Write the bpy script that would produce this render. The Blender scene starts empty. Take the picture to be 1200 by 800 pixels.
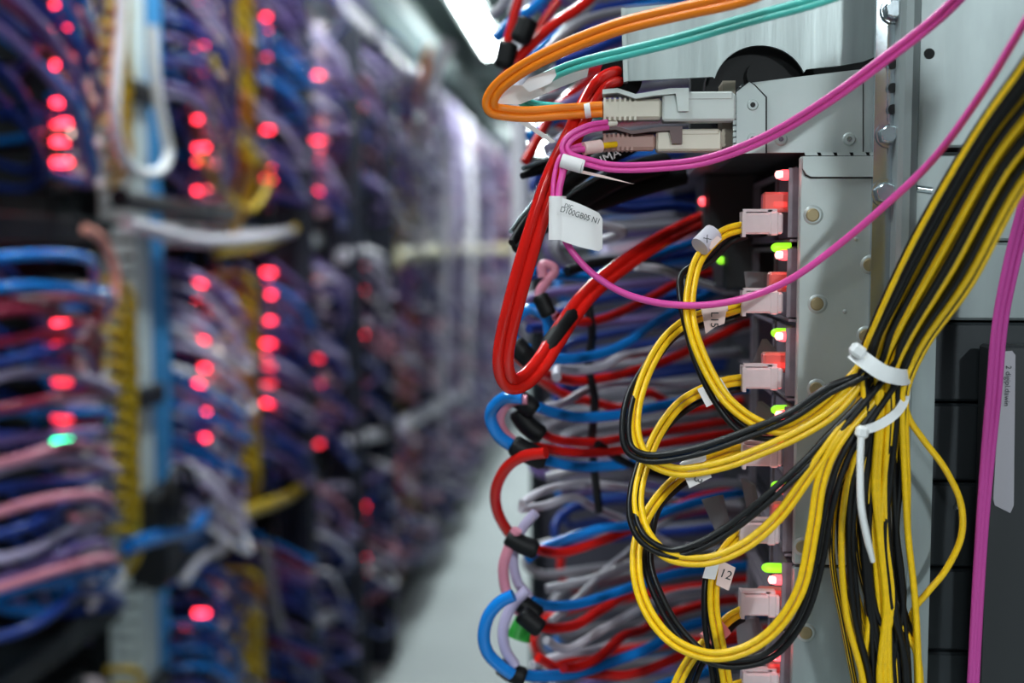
import bpy, math, random
from mathutils import Vector, Matrix
C = bpy.context.scene
col = C.collection
rnd = random.Random(7)
ORD = ['first', 'second', 'third', 'fourth', 'fifth', 'sixth', 'seventh', 'eighth', 'ninth', 'tenth', 'eleventh', 'twelfth', 'thirteenth', 'fourteenth', 'fifteenth', 'sixteenth', 'seventeenth', 'eighteenth', 'nineteenth', 'twentieth']
COUNT = {}
def nth(key):
    COUNT[key] = COUNT.get(key, -1)+1
    return ORD[COUNT[key]]
# ---------------------------------------------------------------- camera
F = 1400.0
YAW, PIT = math.radians(4.398), math.radians(4.289)
CAM = Vector((0, 0, 1.4))
cd = bpy.data.cameras.new('camera'); cam = bpy.data.objects.new('camera', cd); col.objects.link(cam)
cd.sensor_width = 36; cd.lens = 36*F/1200; cd.clip_start = .02; cd.clip_end = 60
cam.location = CAM; cam.rotation_euler = (math.pi/2-PIT, 0, YAW)
cd.dof.use_dof = True; cd.dof.focus_distance = .462; cd.dof.aperture_blades = 8
cd.dof.aperture_fstop = cd.lens/7.6
C.camera = cam
# ---------------------------------------------------------------- world, exposure
w = bpy.data.worlds.new('world'); C.world = w; w.use_nodes = True
w.node_tree.nodes['Background'].inputs[0].default_value = (.55, .75, .85, 1)
w.node_tree.nodes['Background'].inputs[1].default_value = .045
C.view_settings.view_transform = 'Standard'; C.view_settings.look = 'None'
C.view_settings.gamma = 1; C.view_settings.exposure = 0.0
C.view_settings.use_curve_mapping = False
# ---------------------------------------------------------------- camera maths: a pixel of the 1200x800 photo to a point at a given depth
_R = Vector((math.cos(YAW), math.sin(YAW), 0))
_F = Vector((-math.sin(YAW)*math.cos(PIT), math.cos(YAW)*math.cos(PIT), -math.sin(PIT)))
_U = _R.cross(_F)
def ray(px, py): return _R*(px-600) + _U*(400-py) + _F*F
def P(px, py, Y):
    d = ray(px, py); return CAM + d*(Y/d.y)
def PX(px, py, X):
    d = ray(px, py); return CAM + d*(X/d.x)
# ---------------------------------------------------------------- materials
MATS = {}
def mat(name, rgb, rough=.5, metal=0, noise=0, nscale=30, spec=.5, trans=0, emit=None, estr=0, bump=0, stretch=None, coat=0, rgb2=None):
    if name in MATS: return MATS[name]
    m = bpy.data.materials.new(name); m.use_nodes = True; nt = m.node_tree
    b = nt.nodes['Principled BSDF']
    b.inputs['Base Color'].default_value = (*rgb, 1); b.inputs['Roughness'].default_value = rough
    b.inputs['Metallic'].default_value = metal; b.inputs['Specular IOR Level'].default_value = spec
    b.inputs['Transmission Weight'].default_value = trans; b.inputs['Coat Weight'].default_value = coat
    if emit: b.inputs['Emission Color'].default_value = (*emit, 1); b.inputs['Emission Strength'].default_value = estr
    if noise or bump:
        tc = nt.nodes.new('ShaderNodeTexCoord'); mp = nt.nodes.new('ShaderNodeMapping')
        nz = nt.nodes.new('ShaderNodeTexNoise'); nz.inputs['Scale'].default_value = nscale; nz.inputs['Detail'].default_value = 4
        nt.links.new(tc.outputs['Object'], mp.inputs[0]); nt.links.new(mp.outputs[0], nz.inputs['Vector'])
        if stretch: mp.inputs['Scale'].default_value = stretch
        if noise:
            rp = nt.nodes.new('ShaderNodeValToRGB')
            c2 = rgb2 or tuple(max(0, c*(1-noise)) for c in rgb)
            rp.color_ramp.elements[0].position = .35; rp.color_ramp.elements[1].position = .65
            rp.color_ramp.elements[0].color = (*c2, 1); rp.color_ramp.elements[1].color = (*rgb, 1)
            nt.links.new(nz.outputs[0], rp.inputs[0]); nt.links.new(rp.outputs[0], b.inputs['Base Color'])
        if bump:
            bp = nt.nodes.new('ShaderNodeBump'); bp.inputs['Strength'].default_value = bump; bp.inputs['Distance'].default_value = .002
            nt.links.new(nz.outputs[0], bp.inputs['Height']); nt.links.new(bp.outputs[0], b.inputs['Normal'])
    MATS[name] = m; return m
yellow = mat('yellow wire', (.93, .56, .006), .36, noise=.12, nscale=400)
black = mat('black wire', (.006, .006, .007), .36, spec=.35)
rubber = mat('black rubber', (.004, .004, .005), .55, spec=.25)
red = mat('red cable', (.62, .012, .008), .14, noise=.1, nscale=60)
blue = mat('blue cable', (.008, .19, .62), .14, noise=.1, nscale=60)
navy = mat('navy cable', (.01, .035, .22), .3)
purple = mat('purple cable', (.17, .11, .30), .35)
lilac = mat('lilac cable', (.44, .38, .56), .35)
rose = mat('rose cable', (.62, .22, .30), .35)
white = mat('white cable', (.78, .74, .80), .3)
grey = mat('grey cable', (.26, .245, .28), .35)
wine = mat('wine red cable', (.22, .012, .04), .3)
brown = mat('amber cable', (.45, .16, .02), .4)
pink = mat('pink cable', (.74, .07, .36), .35)
magenta = mat('violet pink cable', (.50, .06, .30), .35)
orange = mat('orange cable', (.90, .22, .008), .35)
teal = mat('teal cable', (.08, .56, .50), .35)
galv = mat('galvanised steel', (.31, .355, .36), .42, metal=.35, noise=.16, nscale=90, stretch=(1, 1, .25), bump=.05)
brushed = mat('brushed steel', (.38, .43, .43), .36, metal=.45, noise=.2, nscale=160, stretch=(1, 1, .08), bump=.08)
panelm = mat('pale sheet steel', (.42, .465, .46), .45, metal=.3, noise=.09, nscale=40, bump=.03)
zinc = mat('zinc plated steel', (.50, .56, .60), .22, metal=.9)
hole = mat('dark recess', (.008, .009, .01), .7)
dark = mat('black steel', (.022, .024, .027), .5, metal=.2)
anthr = mat('anthracite steel', (.022, .028, .033), .45, metal=.2, noise=.2, nscale=14)
rust = mat('brass stub', (.30, .24, .13), .5, metal=.4)
cardm = mat('grey module face', (.20, .17, .20), .45, noise=.2, nscale=200)
plugm = mat('clear white nylon', (.80, .68, .70), .35, trans=.22, noise=.06, nscale=200)
redclear = mat('clear red plastic', (.95, .20, .17), .3, trans=.35)
filmm = mat('frosted film', (.20, .20, .22), .5, trans=.5)
paper = mat('white label paper', (.86, .82, .83), .6)
pinkpaper = mat('pale pink label paper', (.86, .62, .58), .6)
ink = mat('ink', (.02, .02, .025), .7)
nylon = mat('white nylon', (.82, .82, .83), .35)
beige = mat('beige diecast', (.62, .56, .47), .4, metal=.2)
lgrey = mat('light grey latch', (.55, .58, .56), .4)
mauve = mat('dusky mauve latch', (.12, .07, .07), .45)
ledred = mat('lit red lens', (1, .1, .1), .3, emit=(1, .03, .06), estr=11)
ledred_n = mat('lit red lens near', (1, .1, .1), .3, emit=(1, .07, .09), estr=2.6)
ledcore = mat('lit red core', (1, .5, .5), .3, emit=(1, .38, .36), estr=2.2)
ledgreen = mat('lit green lens', (.3, 1, .05), .3, emit=(.30, .85, .02), estr=1.1)
ledteal = mat('lit teal lens', (.1, 1, .5), .3, emit=(.03, .9, .4), estr=14)
ledred_dim = mat('dim red lens', (1, .1, .1), .3, emit=(1, .03, .06), estr=3)
ledwhite = mat('lit warm white lens', (1, 1, .8), .3, emit=(1, .95, .8), estr=3.5)
floor_m = mat('grey floor paint', (.38, .415, .41), .55, noise=.12, nscale=3)
ceil_m = mat('painted deck', (.13, .17, .165), .7, noise=.2, nscale=2)
wall_m = mat('grey wall paint', (.16, .17, .18), .7, noise=.2, nscale=3)
beam_m = mat('grey beam paint', (.20, .24, .235), .6, noise=.15, nscale=4)
tubem = mat('lit diffuser', (1, 1, 1), .5, emit=(.90, 1, 1), estr=24)
whitem = mat('white powder coat', (.74, .84, .84), .4, noise=.06, nscale=20)
bluecol = mat('light blue jacket', (.07, .33, .68), .4)
# ---------------------------------------------------------------- mesh helpers
WL = {}
class MB:
    def __init__(s): s.v = []; s.f = []; s.m = []; s.sm = []
    def add(s, vs, fs, mi=0, smooth=False):
        o = len(s.v); s.v += [Vector(v) for v in vs]
        for f in fs: s.f.append([i+o for i in f]); s.m.append(mi); s.sm.append(smooth)
    def prism(s, poly, off, mi=0):
        off = Vector(off); n = len(poly); vs = [Vector(p) for p in poly] + [Vector(p)+off for p in poly]
        nrm = Vector((0, 0, 0))
        for i in range(n): nrm += vs[i].cross(vs[(i+1) % n])
        flip = nrm.dot(off) > 0
        a = list(range(n)); b = [i+n for i in range(n)]
        fs = [a[::-1] if flip else a, b if flip else b[::-1]]
        for i in range(n):
            j = (i+1) % n; q = [i, j, j+n, i+n]; fs.append(q if flip else q[::-1])
        s.add(vs, fs, mi)
    def box(s, c, d, mi=0, rot=None, bev=0):
        c = Vector(c); hx, hy, hz = [k/2 for k in d]; M = rot or Matrix.Identity(3)
        b = min(bev, hx*.9, hy*.9, hz*.9)
        if not b:
            vs = [c + M@Vector((x*hx, y*hy, z*hz)) for x in (-1, 1) for y in (-1, 1) for z in (-1, 1)]
            s.add(vs, [(0,1,3,2),(4,6,7,5),(0,4,5,1),(2,3,7,6),(0,2,6,4),(1,5,7,3)], mi); return
        pts = []                                           # octagonal section along each axis
        poly = [(-hx+b, -hz), (hx-b, -hz), (hx, -hz+b), (hx, hz-b), (hx-b, hz), (-hx+b, hz), (-hx, hz-b), (-hx, -hz+b)]
        ins = [(-hx+b, -hz+b), (hx-b, -hz+b), (hx-b, -hz+b), (hx-b, hz-b), (hx-b, hz-b), (-hx+b, hz-b), (-hx+b, hz-b), (-hx+b, -hz+b)]
        rings = []
        for y, q in ((-hy, ins), (-hy+b, poly), (hy-b, poly), (hy, ins)):
            rings.append([c + M@Vector((p[0], y, p[1])) for p in q])
        vs = [v for r in rings for v in r]; fs = []
        for k in range(3):
            for i in range(8):
                j = (i+1) % 8; fs.append((k*8+i, k*8+j, k*8+8+j, k*8+8+i))
        fs.append(tuple(range(7, -1, -1))); fs.append(tuple(24+i for i in range(8)))
        s.add(vs, fs, mi)
    def tube(s, pts, r, seg=8, mi=0, cap=True):
        pts = [Vector(p) for p in pts]; n = len(pts)
        rs = r if isinstance(r, (list, tuple)) else [r]*n
        vs = []; t0 = (pts[1]-pts[0]).normalized()
        a = t0.orthogonal().normalized()
        for i in range(n):
            t = (pts[min(i+1, n-1)]-pts[max(i-1, 0)])
            t = t.normalized() if t.length > 1e-9 else t0
            a = a - t*a.dot(t)
            if a.length < 1e-6: a = t.orthogonal()
            a.normalize(); b = t.cross(a); t0 = t
            for k in range(seg):
                an = 2*math.pi*k/seg; vs.append(pts[i] + (a*math.cos(an)+b*math.sin(an))*rs[i])
        fs = [(i*seg+k, i*seg+(k+1) % seg, (i+1)*seg+(k+1) % seg, (i+1)*seg+k) for i in range(n-1) for k in range(seg)]
        s.add(vs, fs, mi, True)
        if cap: s.add([vs[k] for k in range(seg)], [tuple(range(seg-1, -1, -1))], mi); s.add([vs[(n-1)*seg+k] for k in range(seg)], [tuple(range(seg))], mi)
    def cyl(s, p0, p1, r, seg=20, mi=0): s.tube([p0, p1], r, seg, mi)
    def build(s, name, mats, parent=None, loc=None):
        mats = mats if isinstance(mats, (list, tuple)) else [mats]
        if parent is not None: L = WL[parent.name]
        elif loc is not None: L = Vector(loc)
        else:
            lo = Vector([min(v[i] for v in s.v) for i in range(3)]); hi = Vector([max(v[i] for v in s.v) for i in range(3)])
            L = Vector(((lo.x+hi.x)/2, (lo.y+hi.y)/2, lo.z))
        me = bpy.data.meshes.new(name); me.from_pydata([v-L for v in s.v], [], s.f)
        for m in mats: me.materials.append(m)
        me.polygons.foreach_set('material_index', s.m); me.polygons.foreach_set('use_smooth', s.sm); me.update()
        o = bpy.data.objects.new(name, me); col.objects.link(o)
        if parent is not None: o.parent = parent
        else: o.location = L
        WL[o.name] = L
        return o
def tag(o, label=None, cat=None, group=None, kind=None):
    if label: o['label'] = label
    if cat: o['category'] = cat
    if group: o['group'] = group
    if kind: o['kind'] = kind
    return o
def thing(name, loc, label, cat, group=None):
    o = bpy.data.objects.new(name, None); col.objects.link(o); o.location = loc; o.empty_display_size = .02
    WL[o.name] = Vector(loc); return tag(o, label, cat, group)
def spline(pts, n=8):
    pts = [Vector(p) for p in pts]; Q = [pts[0]*2-pts[1]] + pts + [pts[-1]*2-pts[-2]]; out = []
    for i in range(1, len(Q)-2):
        a, b, c, d = Q[i-1:i+3]
        for k in range(n):
            t = k/n; out.append(.5*((2*b)+(c-a)*t+(2*a-5*b+4*c-d)*t*t+(3*b-a-3*c+d)*t**3))
    out.append(pts[-1].copy()); return out
def px(pts, Y=None, n=8):                                    # photo trace with a depth per point
    return spline([P(p[0], p[1], p[2] if len(p) > 2 else Y) for p in pts], n)
def shift(pts, d, axis=Vector((0, 1, 0))):                   # offset a path sideways by d metres
    out = []
    n = len(pts)
    for i, p in enumerate(pts):
        t = (pts[min(i+1, n-1)]-pts[max(i-1, 0)])
        q = t.cross(axis)
        if q.length < 1e-9: q = Vector((1, 0, 0))
        out.append(p + q.normalized()*d)
    return out
def structure(name, mb, m): return tag(mb.build(name, m), kind='structure')
def text(name, body, size, origin, xdir, zdir, parent, m=ink, stretch=1):
    cu = bpy.data.curves.new(name, 'FONT'); cu.body = body; cu.size = size; cu.extrude = 0; cu.align_x = 'CENTER'; cu.align_y = 'CENTER'
    t = bpy.data.objects.new(name, cu); col.objects.link(t)
    dg = bpy.context.evaluated_depsgraph_get(); me = bpy.data.meshes.new_from_object(t.evaluated_get(dg))
    bpy.data.objects.remove(t); me.materials.clear(); me.materials.append(m)
    x = Vector(xdir).normalized(); y = Vector(zdir); y = (y-x*y.dot(x)).normalized(); z = x.cross(y)
    for v in me.vertices: v.co = Vector(origin) + x*v.co.x*stretch + y*v.co.y + z*.0002 - WL[parent.name]
    o = bpy.data.objects.new(name, me); col.objects.link(o); o.parent = parent; return o
# ================================================================ setting
XL = -.79
def slab(a, b): m = MB(); a = Vector(a); b = Vector(b); m.box((a+b)/2, b-a); return m
structure('floor', slab((-3.2, -3.2, -.1), (3.2, 16, 0)), floor_m)
structure('ceiling', slab((-3.2, -3, 2.75), (3.2, 16, 2.85)), ceil_m)
structure('wall_left', slab((-3.3, -3, 0), (-3.2, 16, 2.75)), wall_m)
structure('wall_right', slab((3.2, -3, 0), (3.3, 16, 2.75)), wall_m)
structure('wall_back', slab((-3.2, 16, 0), (3.2, 16.1, 2.75)), wall_m)
for i, y in enumerate((4.4, 7.6, 10.0, 13.4)):
    structure('trim_%d' % (i+1), slab((-3.2, y, 2.5), (3.2, y+.22, 2.75)), beam_m)
structure('trim_5', slab((-.98, .5, 2.42), (-.86, 15, 2.5)), beam_m)
# ---------------------------------------------------------------- lamps
def lamp(x, y0, y1, z, label, power, size=.07, name='fluorescent_light'):
    t = thing(name, (x, (y0+y1)/2, z+.09), label, 'light')
    m = MB(); c = Vector((x, (y0+y1)/2, z+.05))
    prof = [(-.075, .0), (-.05, .05), (.05, .05), (.075, .0), (.05, .012), (-.05, .012)]
    m.prism([(x+p[0], y0, z+.01+p[1]) for p in prof], (0, y1-y0, 0)); m.build('housing', beam_m, t)
    m = MB()
    for s in (-1, 1): m.cyl((x+s*.03, y0+.02, z), (x+s*.03, y1-.02, z), .018, 12)
    m.build('lit_tube', tubem, t)
    m = MB()
    for yy in (y0+.2, y1-.2): m.cyl((x, yy, z+.05), (x, yy, 2.75), .006, 6)
    m.build('suspension_rod', zinc, t)
    L = bpy.data.lights.new('lamp_glow', 'AREA'); L.shape = 'RECTANGLE'; L.size = size; L.size_y = y1-y0; L.energy = power; L.color = (.86, .97, 1)
    lo = bpy.data.objects.new('lamp_glow', L); col.objects.link(lo); lo.parent = t; lo.location = (0, 0, -.13)
    return t
lamp(-.62, 5.2, 6.75, 2.5, 'bright white tube light hanging over the aisle, nearest one in view at the top', 42)
lamp(-.68, 10.3, 13, 2.5, 'far white tube light over the aisle, glowing behind the orange cable', 60)
lamp(-.50, 2.5, 3.7, 2.5, 'tube light over the aisle above the near left racks, out of view', 16)
lamp(-.42, 1.5, 2.1, 2.5, 'added unseen fill lamp over the nearest left rack, out of view', 10)  # extra lamp added to brighten the duct and upper near racks
lamp(-.60, -.4, 1.1, 2.5, 'tube light over the aisle directly above the camera', 15)
lamp(.80, -1.8, -1.45, 2.15, 'tube light behind the camera to the right', 60, .10)
lamp(-.45, -3.0, -1.6, 2.4, 'added unseen fill lamp behind the camera to the left', 22)  # fill lamp added to lift the steel side sheet
lamp(.0, 7.6, 9.2, 2.5, 'tube light above the far end of the right rack row', 36)
# ================================================================ left rack row
bays = [1.755, 2.36, 2.84, 3.32, 3.98, 4.46, 5.05, 5.65, 6.25, 6.85, 7.45, 8.05, 8.65, 9.25, 9.85, 10.5]
names = ['nearest', 'second', 'third', 'fourth', 'fifth', 'sixth', 'seventh', 'eighth', 'ninth', 'tenth', 'eleventh', 'twelfth', 'thirteenth', 'fourteenth', 'fifteenth', 'sixteenth']
tiers = [('upper', 1.47, 2.07), ('middle', .83, 1.38), ('lower', .16, .76)]
led_px = {0: (78, [7, 30, 76, 95, 120, 144, 166, 190, 313, 380, 771]), 1: (240, [4, 54, 140, 173, 190, 223, 299, 332, 349, 380, 399, 431, 449, 483, 513, 718]),
          2: (318, [20, 36, 94, 152, 195, 210, 224, 303, 319, 332, 345, 375, 402, 417, 472, 688]), 3: (375, [87, 163, 188, 225]),
          4: (431, [103, 112, 120, 127, 341, 392, 414, 593, 654]), 5: (461, [311, 405, 494, 541, 558])}
dim_px = {0: [55, 290, 405, 448, 490, 505], 1: [86, 330], 2: [66, 430, 450], 3: [145, 175, 330, 420, 450, 520], 4: [195, 312, 450, 470, 610, 670, 720], 5: [200, 355, 600]}
prevy = 1.15
for b, yb in enumerate(bays):
    y0 = prevy+.02 if b else 1.2; y1 = yb+.16 if b else yb+.27; prevy = y1
    R = thing('server_rack', (XL-.3, (y0+y1)/2, 0), '%s open rack from the camera in the left row, packed with patch cables' % names[b], 'rack', 'racks of the left row')
    m = MB(); m.box((XL-.42, (y0+y1)/2, 1.06), (.02, y1-y0, 1.98)); m.build('back_panel', dark, R)
    for yy in (y0+.02, y1-.02):
        m = MB(); m.prism([(XL-.10, yy-.018, .05), (XL-.05, yy-.018, .05), (XL-.05, yy+.018, .05), (XL-.062, yy+.018, .05), (XL-.062, yy-.006, .05), (XL-.10, yy-.006, .05)], (0, 0, 2.02)); m.build('post', dark if b > 5 else anthr, R)
    for zz, th in ((2.08, .03), (1.425, .025), (.80, .025)):
        m = MB(); m.box((XL-.22, (y0+y1)/2, zz), (.40, y1-y0-.01, th), bev=.006)
        m.box((XL-.02, (y0+y1)/2, zz+.008), (.012, y1-y0-.02, th+.015), bev=.003); m.build('shelf', whitem if zz > 1 and b else anthr, R)
    m = MB(); m.box((XL-.22, (y0+y1)/2, .03), (.40, y1-y0, .06)); m.build('plinth', dark, R)
# --- modules with their lamps
for b in range(6):
    yb = bays[b]; pxc, lst = led_px[b]; dims = dim_px[b]
    leds = [(PX(pxc, y, XL), 0) for y in lst] + [(PX(pxc, y, XL), 1) for y in dims]
    if b == 0: leds.append((PX(78, 515, XL), 2))
    wl = {0: [92, 120, 158, 183], 1: [17, 410], 2: [375], 3: [62, 140], 4: [238], 5: [160]}[b]
    leds += [(PX(pxc+17, y, XL), 3) for y in wl]
    for tn, z0, z1 in tiers:
        n = 9; st = (z1-z0-.03)/n
        for k in range(n):
            zc = z0+.015+st*(k+.5)
            t = thing('power_module', (XL-.02, yb, zc-st*.42), 'dark module, %s from bottom in %s tier of %s left rack' % (ORD[k], tn, names[b]), 'module', 'modules in the %s tier of the %s left rack' % (tn, names[b]))
            m = MB(); m.box((XL-.16, yb+.0, zc), (.28, .07, st*.84), bev=.003); m.build('housing', dark, t)
            m = MB(); m.box((XL-.013, yb+.028, zc), (.03, .014, st*.55), bev=.003); m.box((XL+.006, yb+.028, zc), (.012, .010, st*.35), bev=.002); m.build('white_plug', plugm, t)
            if b < 2:
                m = MB(); m.box((XL+.035, yb-.055-.02*b, zc+.004), (.012, .045, .009), bev=.003, rot=Matrix.Rotation(.25, 3, 'X')); m.build('pale_boot', plugm, t)
                m = MB(); m.box((XL+.014, yb+.045, zc-.012), (.012, .016, .014), bev=.004); m.build('plug_highlight', nylon, t)  # pale nylon blob standing in for the highlights on the plugs
            for q, kind in leds:
                if zc-st/2 <= q.z < zc+st/2:
                    m = MB(); r = .0046 if b < 3 else .0062
                    m.tube([(XL-.02, q.y, q.z), (XL+.002, q.y, q.z), (XL+.006, q.y, q.z), (XL+.008, q.y, q.z)], [r, r, r*.8, r*.3], 10)
                    m.build(['red_lamp', 'dim_red_lamp', 'teal_lamp', 'white_lamp'][kind], [ledred, ledred_dim, ledteal, ledwhite][kind], t)
# --- patch cables of the left row
def loop_path(kind, s):
    if kind == 'arch':   # bows out flat then curves down to the module
        w0 = -.30
        return [(-.02, -.30, .035), (.055, -.25, .05), (.085, -.15, .045), (.075, -.06, .015), (.03, -.02, -.02), (-.02, -.01, -.025)]
    if kind == 'diag':
        return [(-.03, -.31, .13), (.05, -.27, .125), (.085, -.17, .06), (.075, -.08, -.01), (.03, -.02, -.045), (-.02, -.01, -.035)]
    if kind == 'sag':
        return [(-.03, -.28, .06), (.05, -.26, .03), (.10, -.16, -.045), (.09, -.07, -.055), (.04, -.02, -.02), (-.02, -.01, .0)]
    return [(-.03, -.20, .07), (.06, -.18, .03), (.10, -.10, -.03), (.08, -.04, -.04), (-.02, -.01, -.02)]
meshes = {}
def loop_mesh(kind, var, mname, m, r, ys):
    key = (kind, var, mname, r, ys)
    if key in meshes: return meshes[key]
    q = random.Random(str(key))
    pts = [Vector((p[0]+q.uniform(-.012, .02), p[1]*ys, p[2]+q.uniform(-.012, .012))) for p in loop_path(kind, 0)]
    mb = MB(); mb.tube(spline(pts, 5), r, 7)
    me = bpy.data.meshes.new('patch_cable'); me.from_pydata(mb.v, [], mb.f); me.materials.append(m)
    me.polygons.foreach_set('use_smooth', [True]*len(me.polygons)); me.update(); meshes[key] = me; return me
pal = {'blue': blue, 'navy': navy, 'red': red, 'purple': purple, 'lilac': lilac, 'white': white, 'rose': rose, 'wine': wine}
mix = {0: ['blue', 'navy', 'blue', 'wine', 'navy', 'purple', 'wine', 'lilac', 'navy', 'blue', 'rose'], 1: ['lilac', 'purple', 'white', 'navy', 'wine', 'purple', 'blue', 'lilac'],
       2: ['blue', 'navy', 'purple', 'lilac', 'navy', 'purple', 'rose'], 3: ['purple', 'lilac', 'navy', 'white', 'rose', 'purple']}
for b in range(3):
    yb = bays[b]
    for ti, (tn, z0, z1) in enumerate(tiers):
        n = 20 if b < 2 else 15; MX = mix[b] if ti < 2 else ['navy', 'purple', 'navy', 'blue', 'wine', 'navy']  # lower tier gets darker jackets, painting its shade into the colours
        kind = 'arch' if (b == 0 and ti == 1) else ('diag' if b < 2 and ti != 1 else ('sag' if b % 2 else 'short'))
        ys = {0: 1.25, 1: .85, 2: 1.0, 3: 1.1, 4: 1.6, 5: 1.3}[b]
        for k in range(n):
            cn = rnd.choice(MX)
            z = z0+.05+(z1-z0-.08)*(k+.5)/n+rnd.uniform(-.008, .008)
            r = .0065 if b == 0 else .0055
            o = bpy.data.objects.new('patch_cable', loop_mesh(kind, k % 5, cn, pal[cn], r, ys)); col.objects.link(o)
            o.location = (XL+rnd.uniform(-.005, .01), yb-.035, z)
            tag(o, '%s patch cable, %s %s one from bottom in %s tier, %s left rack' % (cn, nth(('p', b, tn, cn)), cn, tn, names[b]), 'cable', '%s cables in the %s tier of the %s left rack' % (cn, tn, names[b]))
# second layer, deeper in the racks and the far bays: beyond counting
m = MB(); farm = ['purple', 'lilac', 'navy', 'rose', 'white', 'blue']
def blob(m, yb, n, ys, dx, cols):
    for tn, z0, z1 in tiers:
        for k in range(n):
            z = z0+.04+(z1-z0-.06)*(k+.5)/n; ci = rnd.choice(cols); kd = rnd.choice(['diag', 'sag', 'short', 'arch'])
            pts = [Vector((XL+dx+p[0]+rnd.uniform(-.02, .02), yb-.03+p[1]*ys, z+p[2]+rnd.uniform(-.015, .015))) for p in loop_path(kd, 0)]
            m.tube(spline(pts, 3), .0058, 6, ci)
for b in range(6): blob(m, bays[b]-.0, 15, 1.1, -.085, [0, 2, 2, 2, 5])
for b in range(3, 6): blob(m, bays[b]-.0, 16, {4: 1.3, 5: 1.0}.get(b, .8), 0, [0, 1, 2, 3, 0, 4, 2])
for b in range(6, 16): blob(m, bays[b], 24, 1.9, .0, [0, 0, 1, 1, 3, 4, 0, 2])
tag(m.build('patch_cable_mass', [pal[c] for c in farm]), 'dense mass of blurred purple and blue cables filling the left rack row into the distance', 'cables', kind='stuff')
# --- yellow and amber cords to the right of the lamps
cord_meshes = {}
def cord_mesh(cn, m, v, ys):
    key = (cn, v, ys)
    if key not in cord_meshes:
        q = random.Random(v*13+5)
        pts = [Vector((.0, .03, .0)), Vector((.05+q.uniform(-.01, .01), .05*ys, -.005)), Vector((.06, .11*ys, -.05)), Vector((.02, .155*ys, -.13)), Vector((-.04, .17*ys, -.24+q.uniform(-.02, .02)))]
        if ys < .5: pts = [Vector((.0, .03, .0)), Vector((.03, .05, -.004)), Vector((.04, .072+q.uniform(0, .01), -.03)), Vector((.03, .092, -.065)), Vector((.0, .10, -.10))]
        mb = MB(); mb.tube(spline(pts, 5), .0062, 7)
        me = bpy.data.meshes.new('power_cord'); me.from_pydata(mb.v, [], mb.f); me.materials.append(m)
        me.polygons.foreach_set('use_smooth', [True]*len(me.polygons)); me.update(); cord_meshes[key] = me
    return cord_meshes[key]
for b in range(6):
    cols = {0: ['yellow'], 1: ['yellow', 'amber', 'yellow', 'grey'], 2: ['amber', 'black', 'amber'], 3: ['amber', 'black', 'grey', 'black'], 4: ['amber', 'red', 'grey'], 5: ['amber', 'yellow', 'red']}[b]
    cm = {'yellow': mat('soft yellow cord', (.60, .40, .015), .4), 'amber': brown, 'black': black, 'grey': grey, 'red': red}
    for ti, (tn, z0, z1) in enumerate(tiers):
        n = 16 if b < 2 else 10
        for k in range(n):
            cn = rnd.choice(cols)
            o = bpy.data.objects.new('power_cable', cord_mesh(cn, cm[cn], k % 4, .12 if b == 0 else .8)); col.objects.link(o)
            o.location = (XL, bays[b]+.02, z0+.12+(z1-z0-.13)*(k+.5)/n)
            tag(o, 'blurred %s power cord, %s %s one from bottom in %s tier, %s left rack' % (cn, nth(('c', b, tn, cn)), cn, tn, names[b]), 'cord', '%s cords in the %s tier of the %s left rack' % (cn, tn, names[b]))
# --- ducts between the racks
def duct(pxx, X, w, label, wm=whitem, gap=()):
    a = PX(pxx, 300, X)
    t = thing('cable_duct', (X, a.y, .1), label, 'duct')
    m = MB(); m.box((X-.03, a.y, 1.08), (.012, w, 1.96)); m.build('backplate', wm, t)
    m = MB()
    for s in (-1, 1):
        for k in range(70): m.box((X-.005, a.y+s*w/2, .13+k*.0277), (.05, .006, .019))
    tag(m.build('finger_comb', wm, t), kind='stuff')
    m = MB(); m.box((X+.024, a.y, 1.08), (.006, w+.004, 1.94), bev=.002); m.build('cover', wm, t)
    for zz in gap:
        m = MB(); m.box((X+.03, a.y, zz), (.02, w+.05, .035), bev=.004); m.build('clamp', dark, t)
    return t
duct(150, XL+.0, .055, 'pale ribbed vertical cable duct right of the yellow cords of the nearest left rack', gap=(1.66, 1.16, .66))
duct(352, XL-.01, .05, 'grey vertical cable duct in the third left rack')
duct(452, XL-.01, .06, 'pale vertical duct between the far left racks')
for i, q in enumerate((169, 176, 183)):
    a = PX(q, 300, XL-.0); m = MB()
    m.tube(spline([(XL, a.y, 2.2), (XL+.01, a.y+rnd.uniform(-.01, .01), 1.8), (XL, a.y, 1.45), (XL+.012, a.y, 1.2), (XL-.005, a.y+.01, .8), (XL, a.y, .3), (XL, a.y, .02)], 6), .0115, 8)
    tag(m.build('riser_cable', bluecol), 'thick light blue cable beside the pale ribbed duct, %s from the left' % ORD[i], 'cable', 'light blue riser cables by the duct')
tubeloop = [(178, 30), (180, 70), (184, 110), (192, 150), (197, 180), (188, 200), (165, 203), (148, 190), (138, 165), (134, 130), (136, 90), (140, 50), (142, 0), (142, -60)]
m = MB(); m.tube(spline([PX(x, y, XL+.06) for x, y in tubeloop], 6), .009, 9)
tag(m.build('hose', nylon), 'white hose hanging in a U in front of the pale ribbed duct', 'hose')
m = MB(); m.tube(spline([PX(x, y, XL+.05) for x, y in [(100, 268), (118, 280), (133, 310), (134, 345), (120, 375), (108, 382)]], 6), .008, 8)
tag(m.build('patch_cable', mat('salmon cable', (.80, .33, .25), .4)), 'salmon pink cable bulging in an arc beside the nearest left rack', 'cable')
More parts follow.
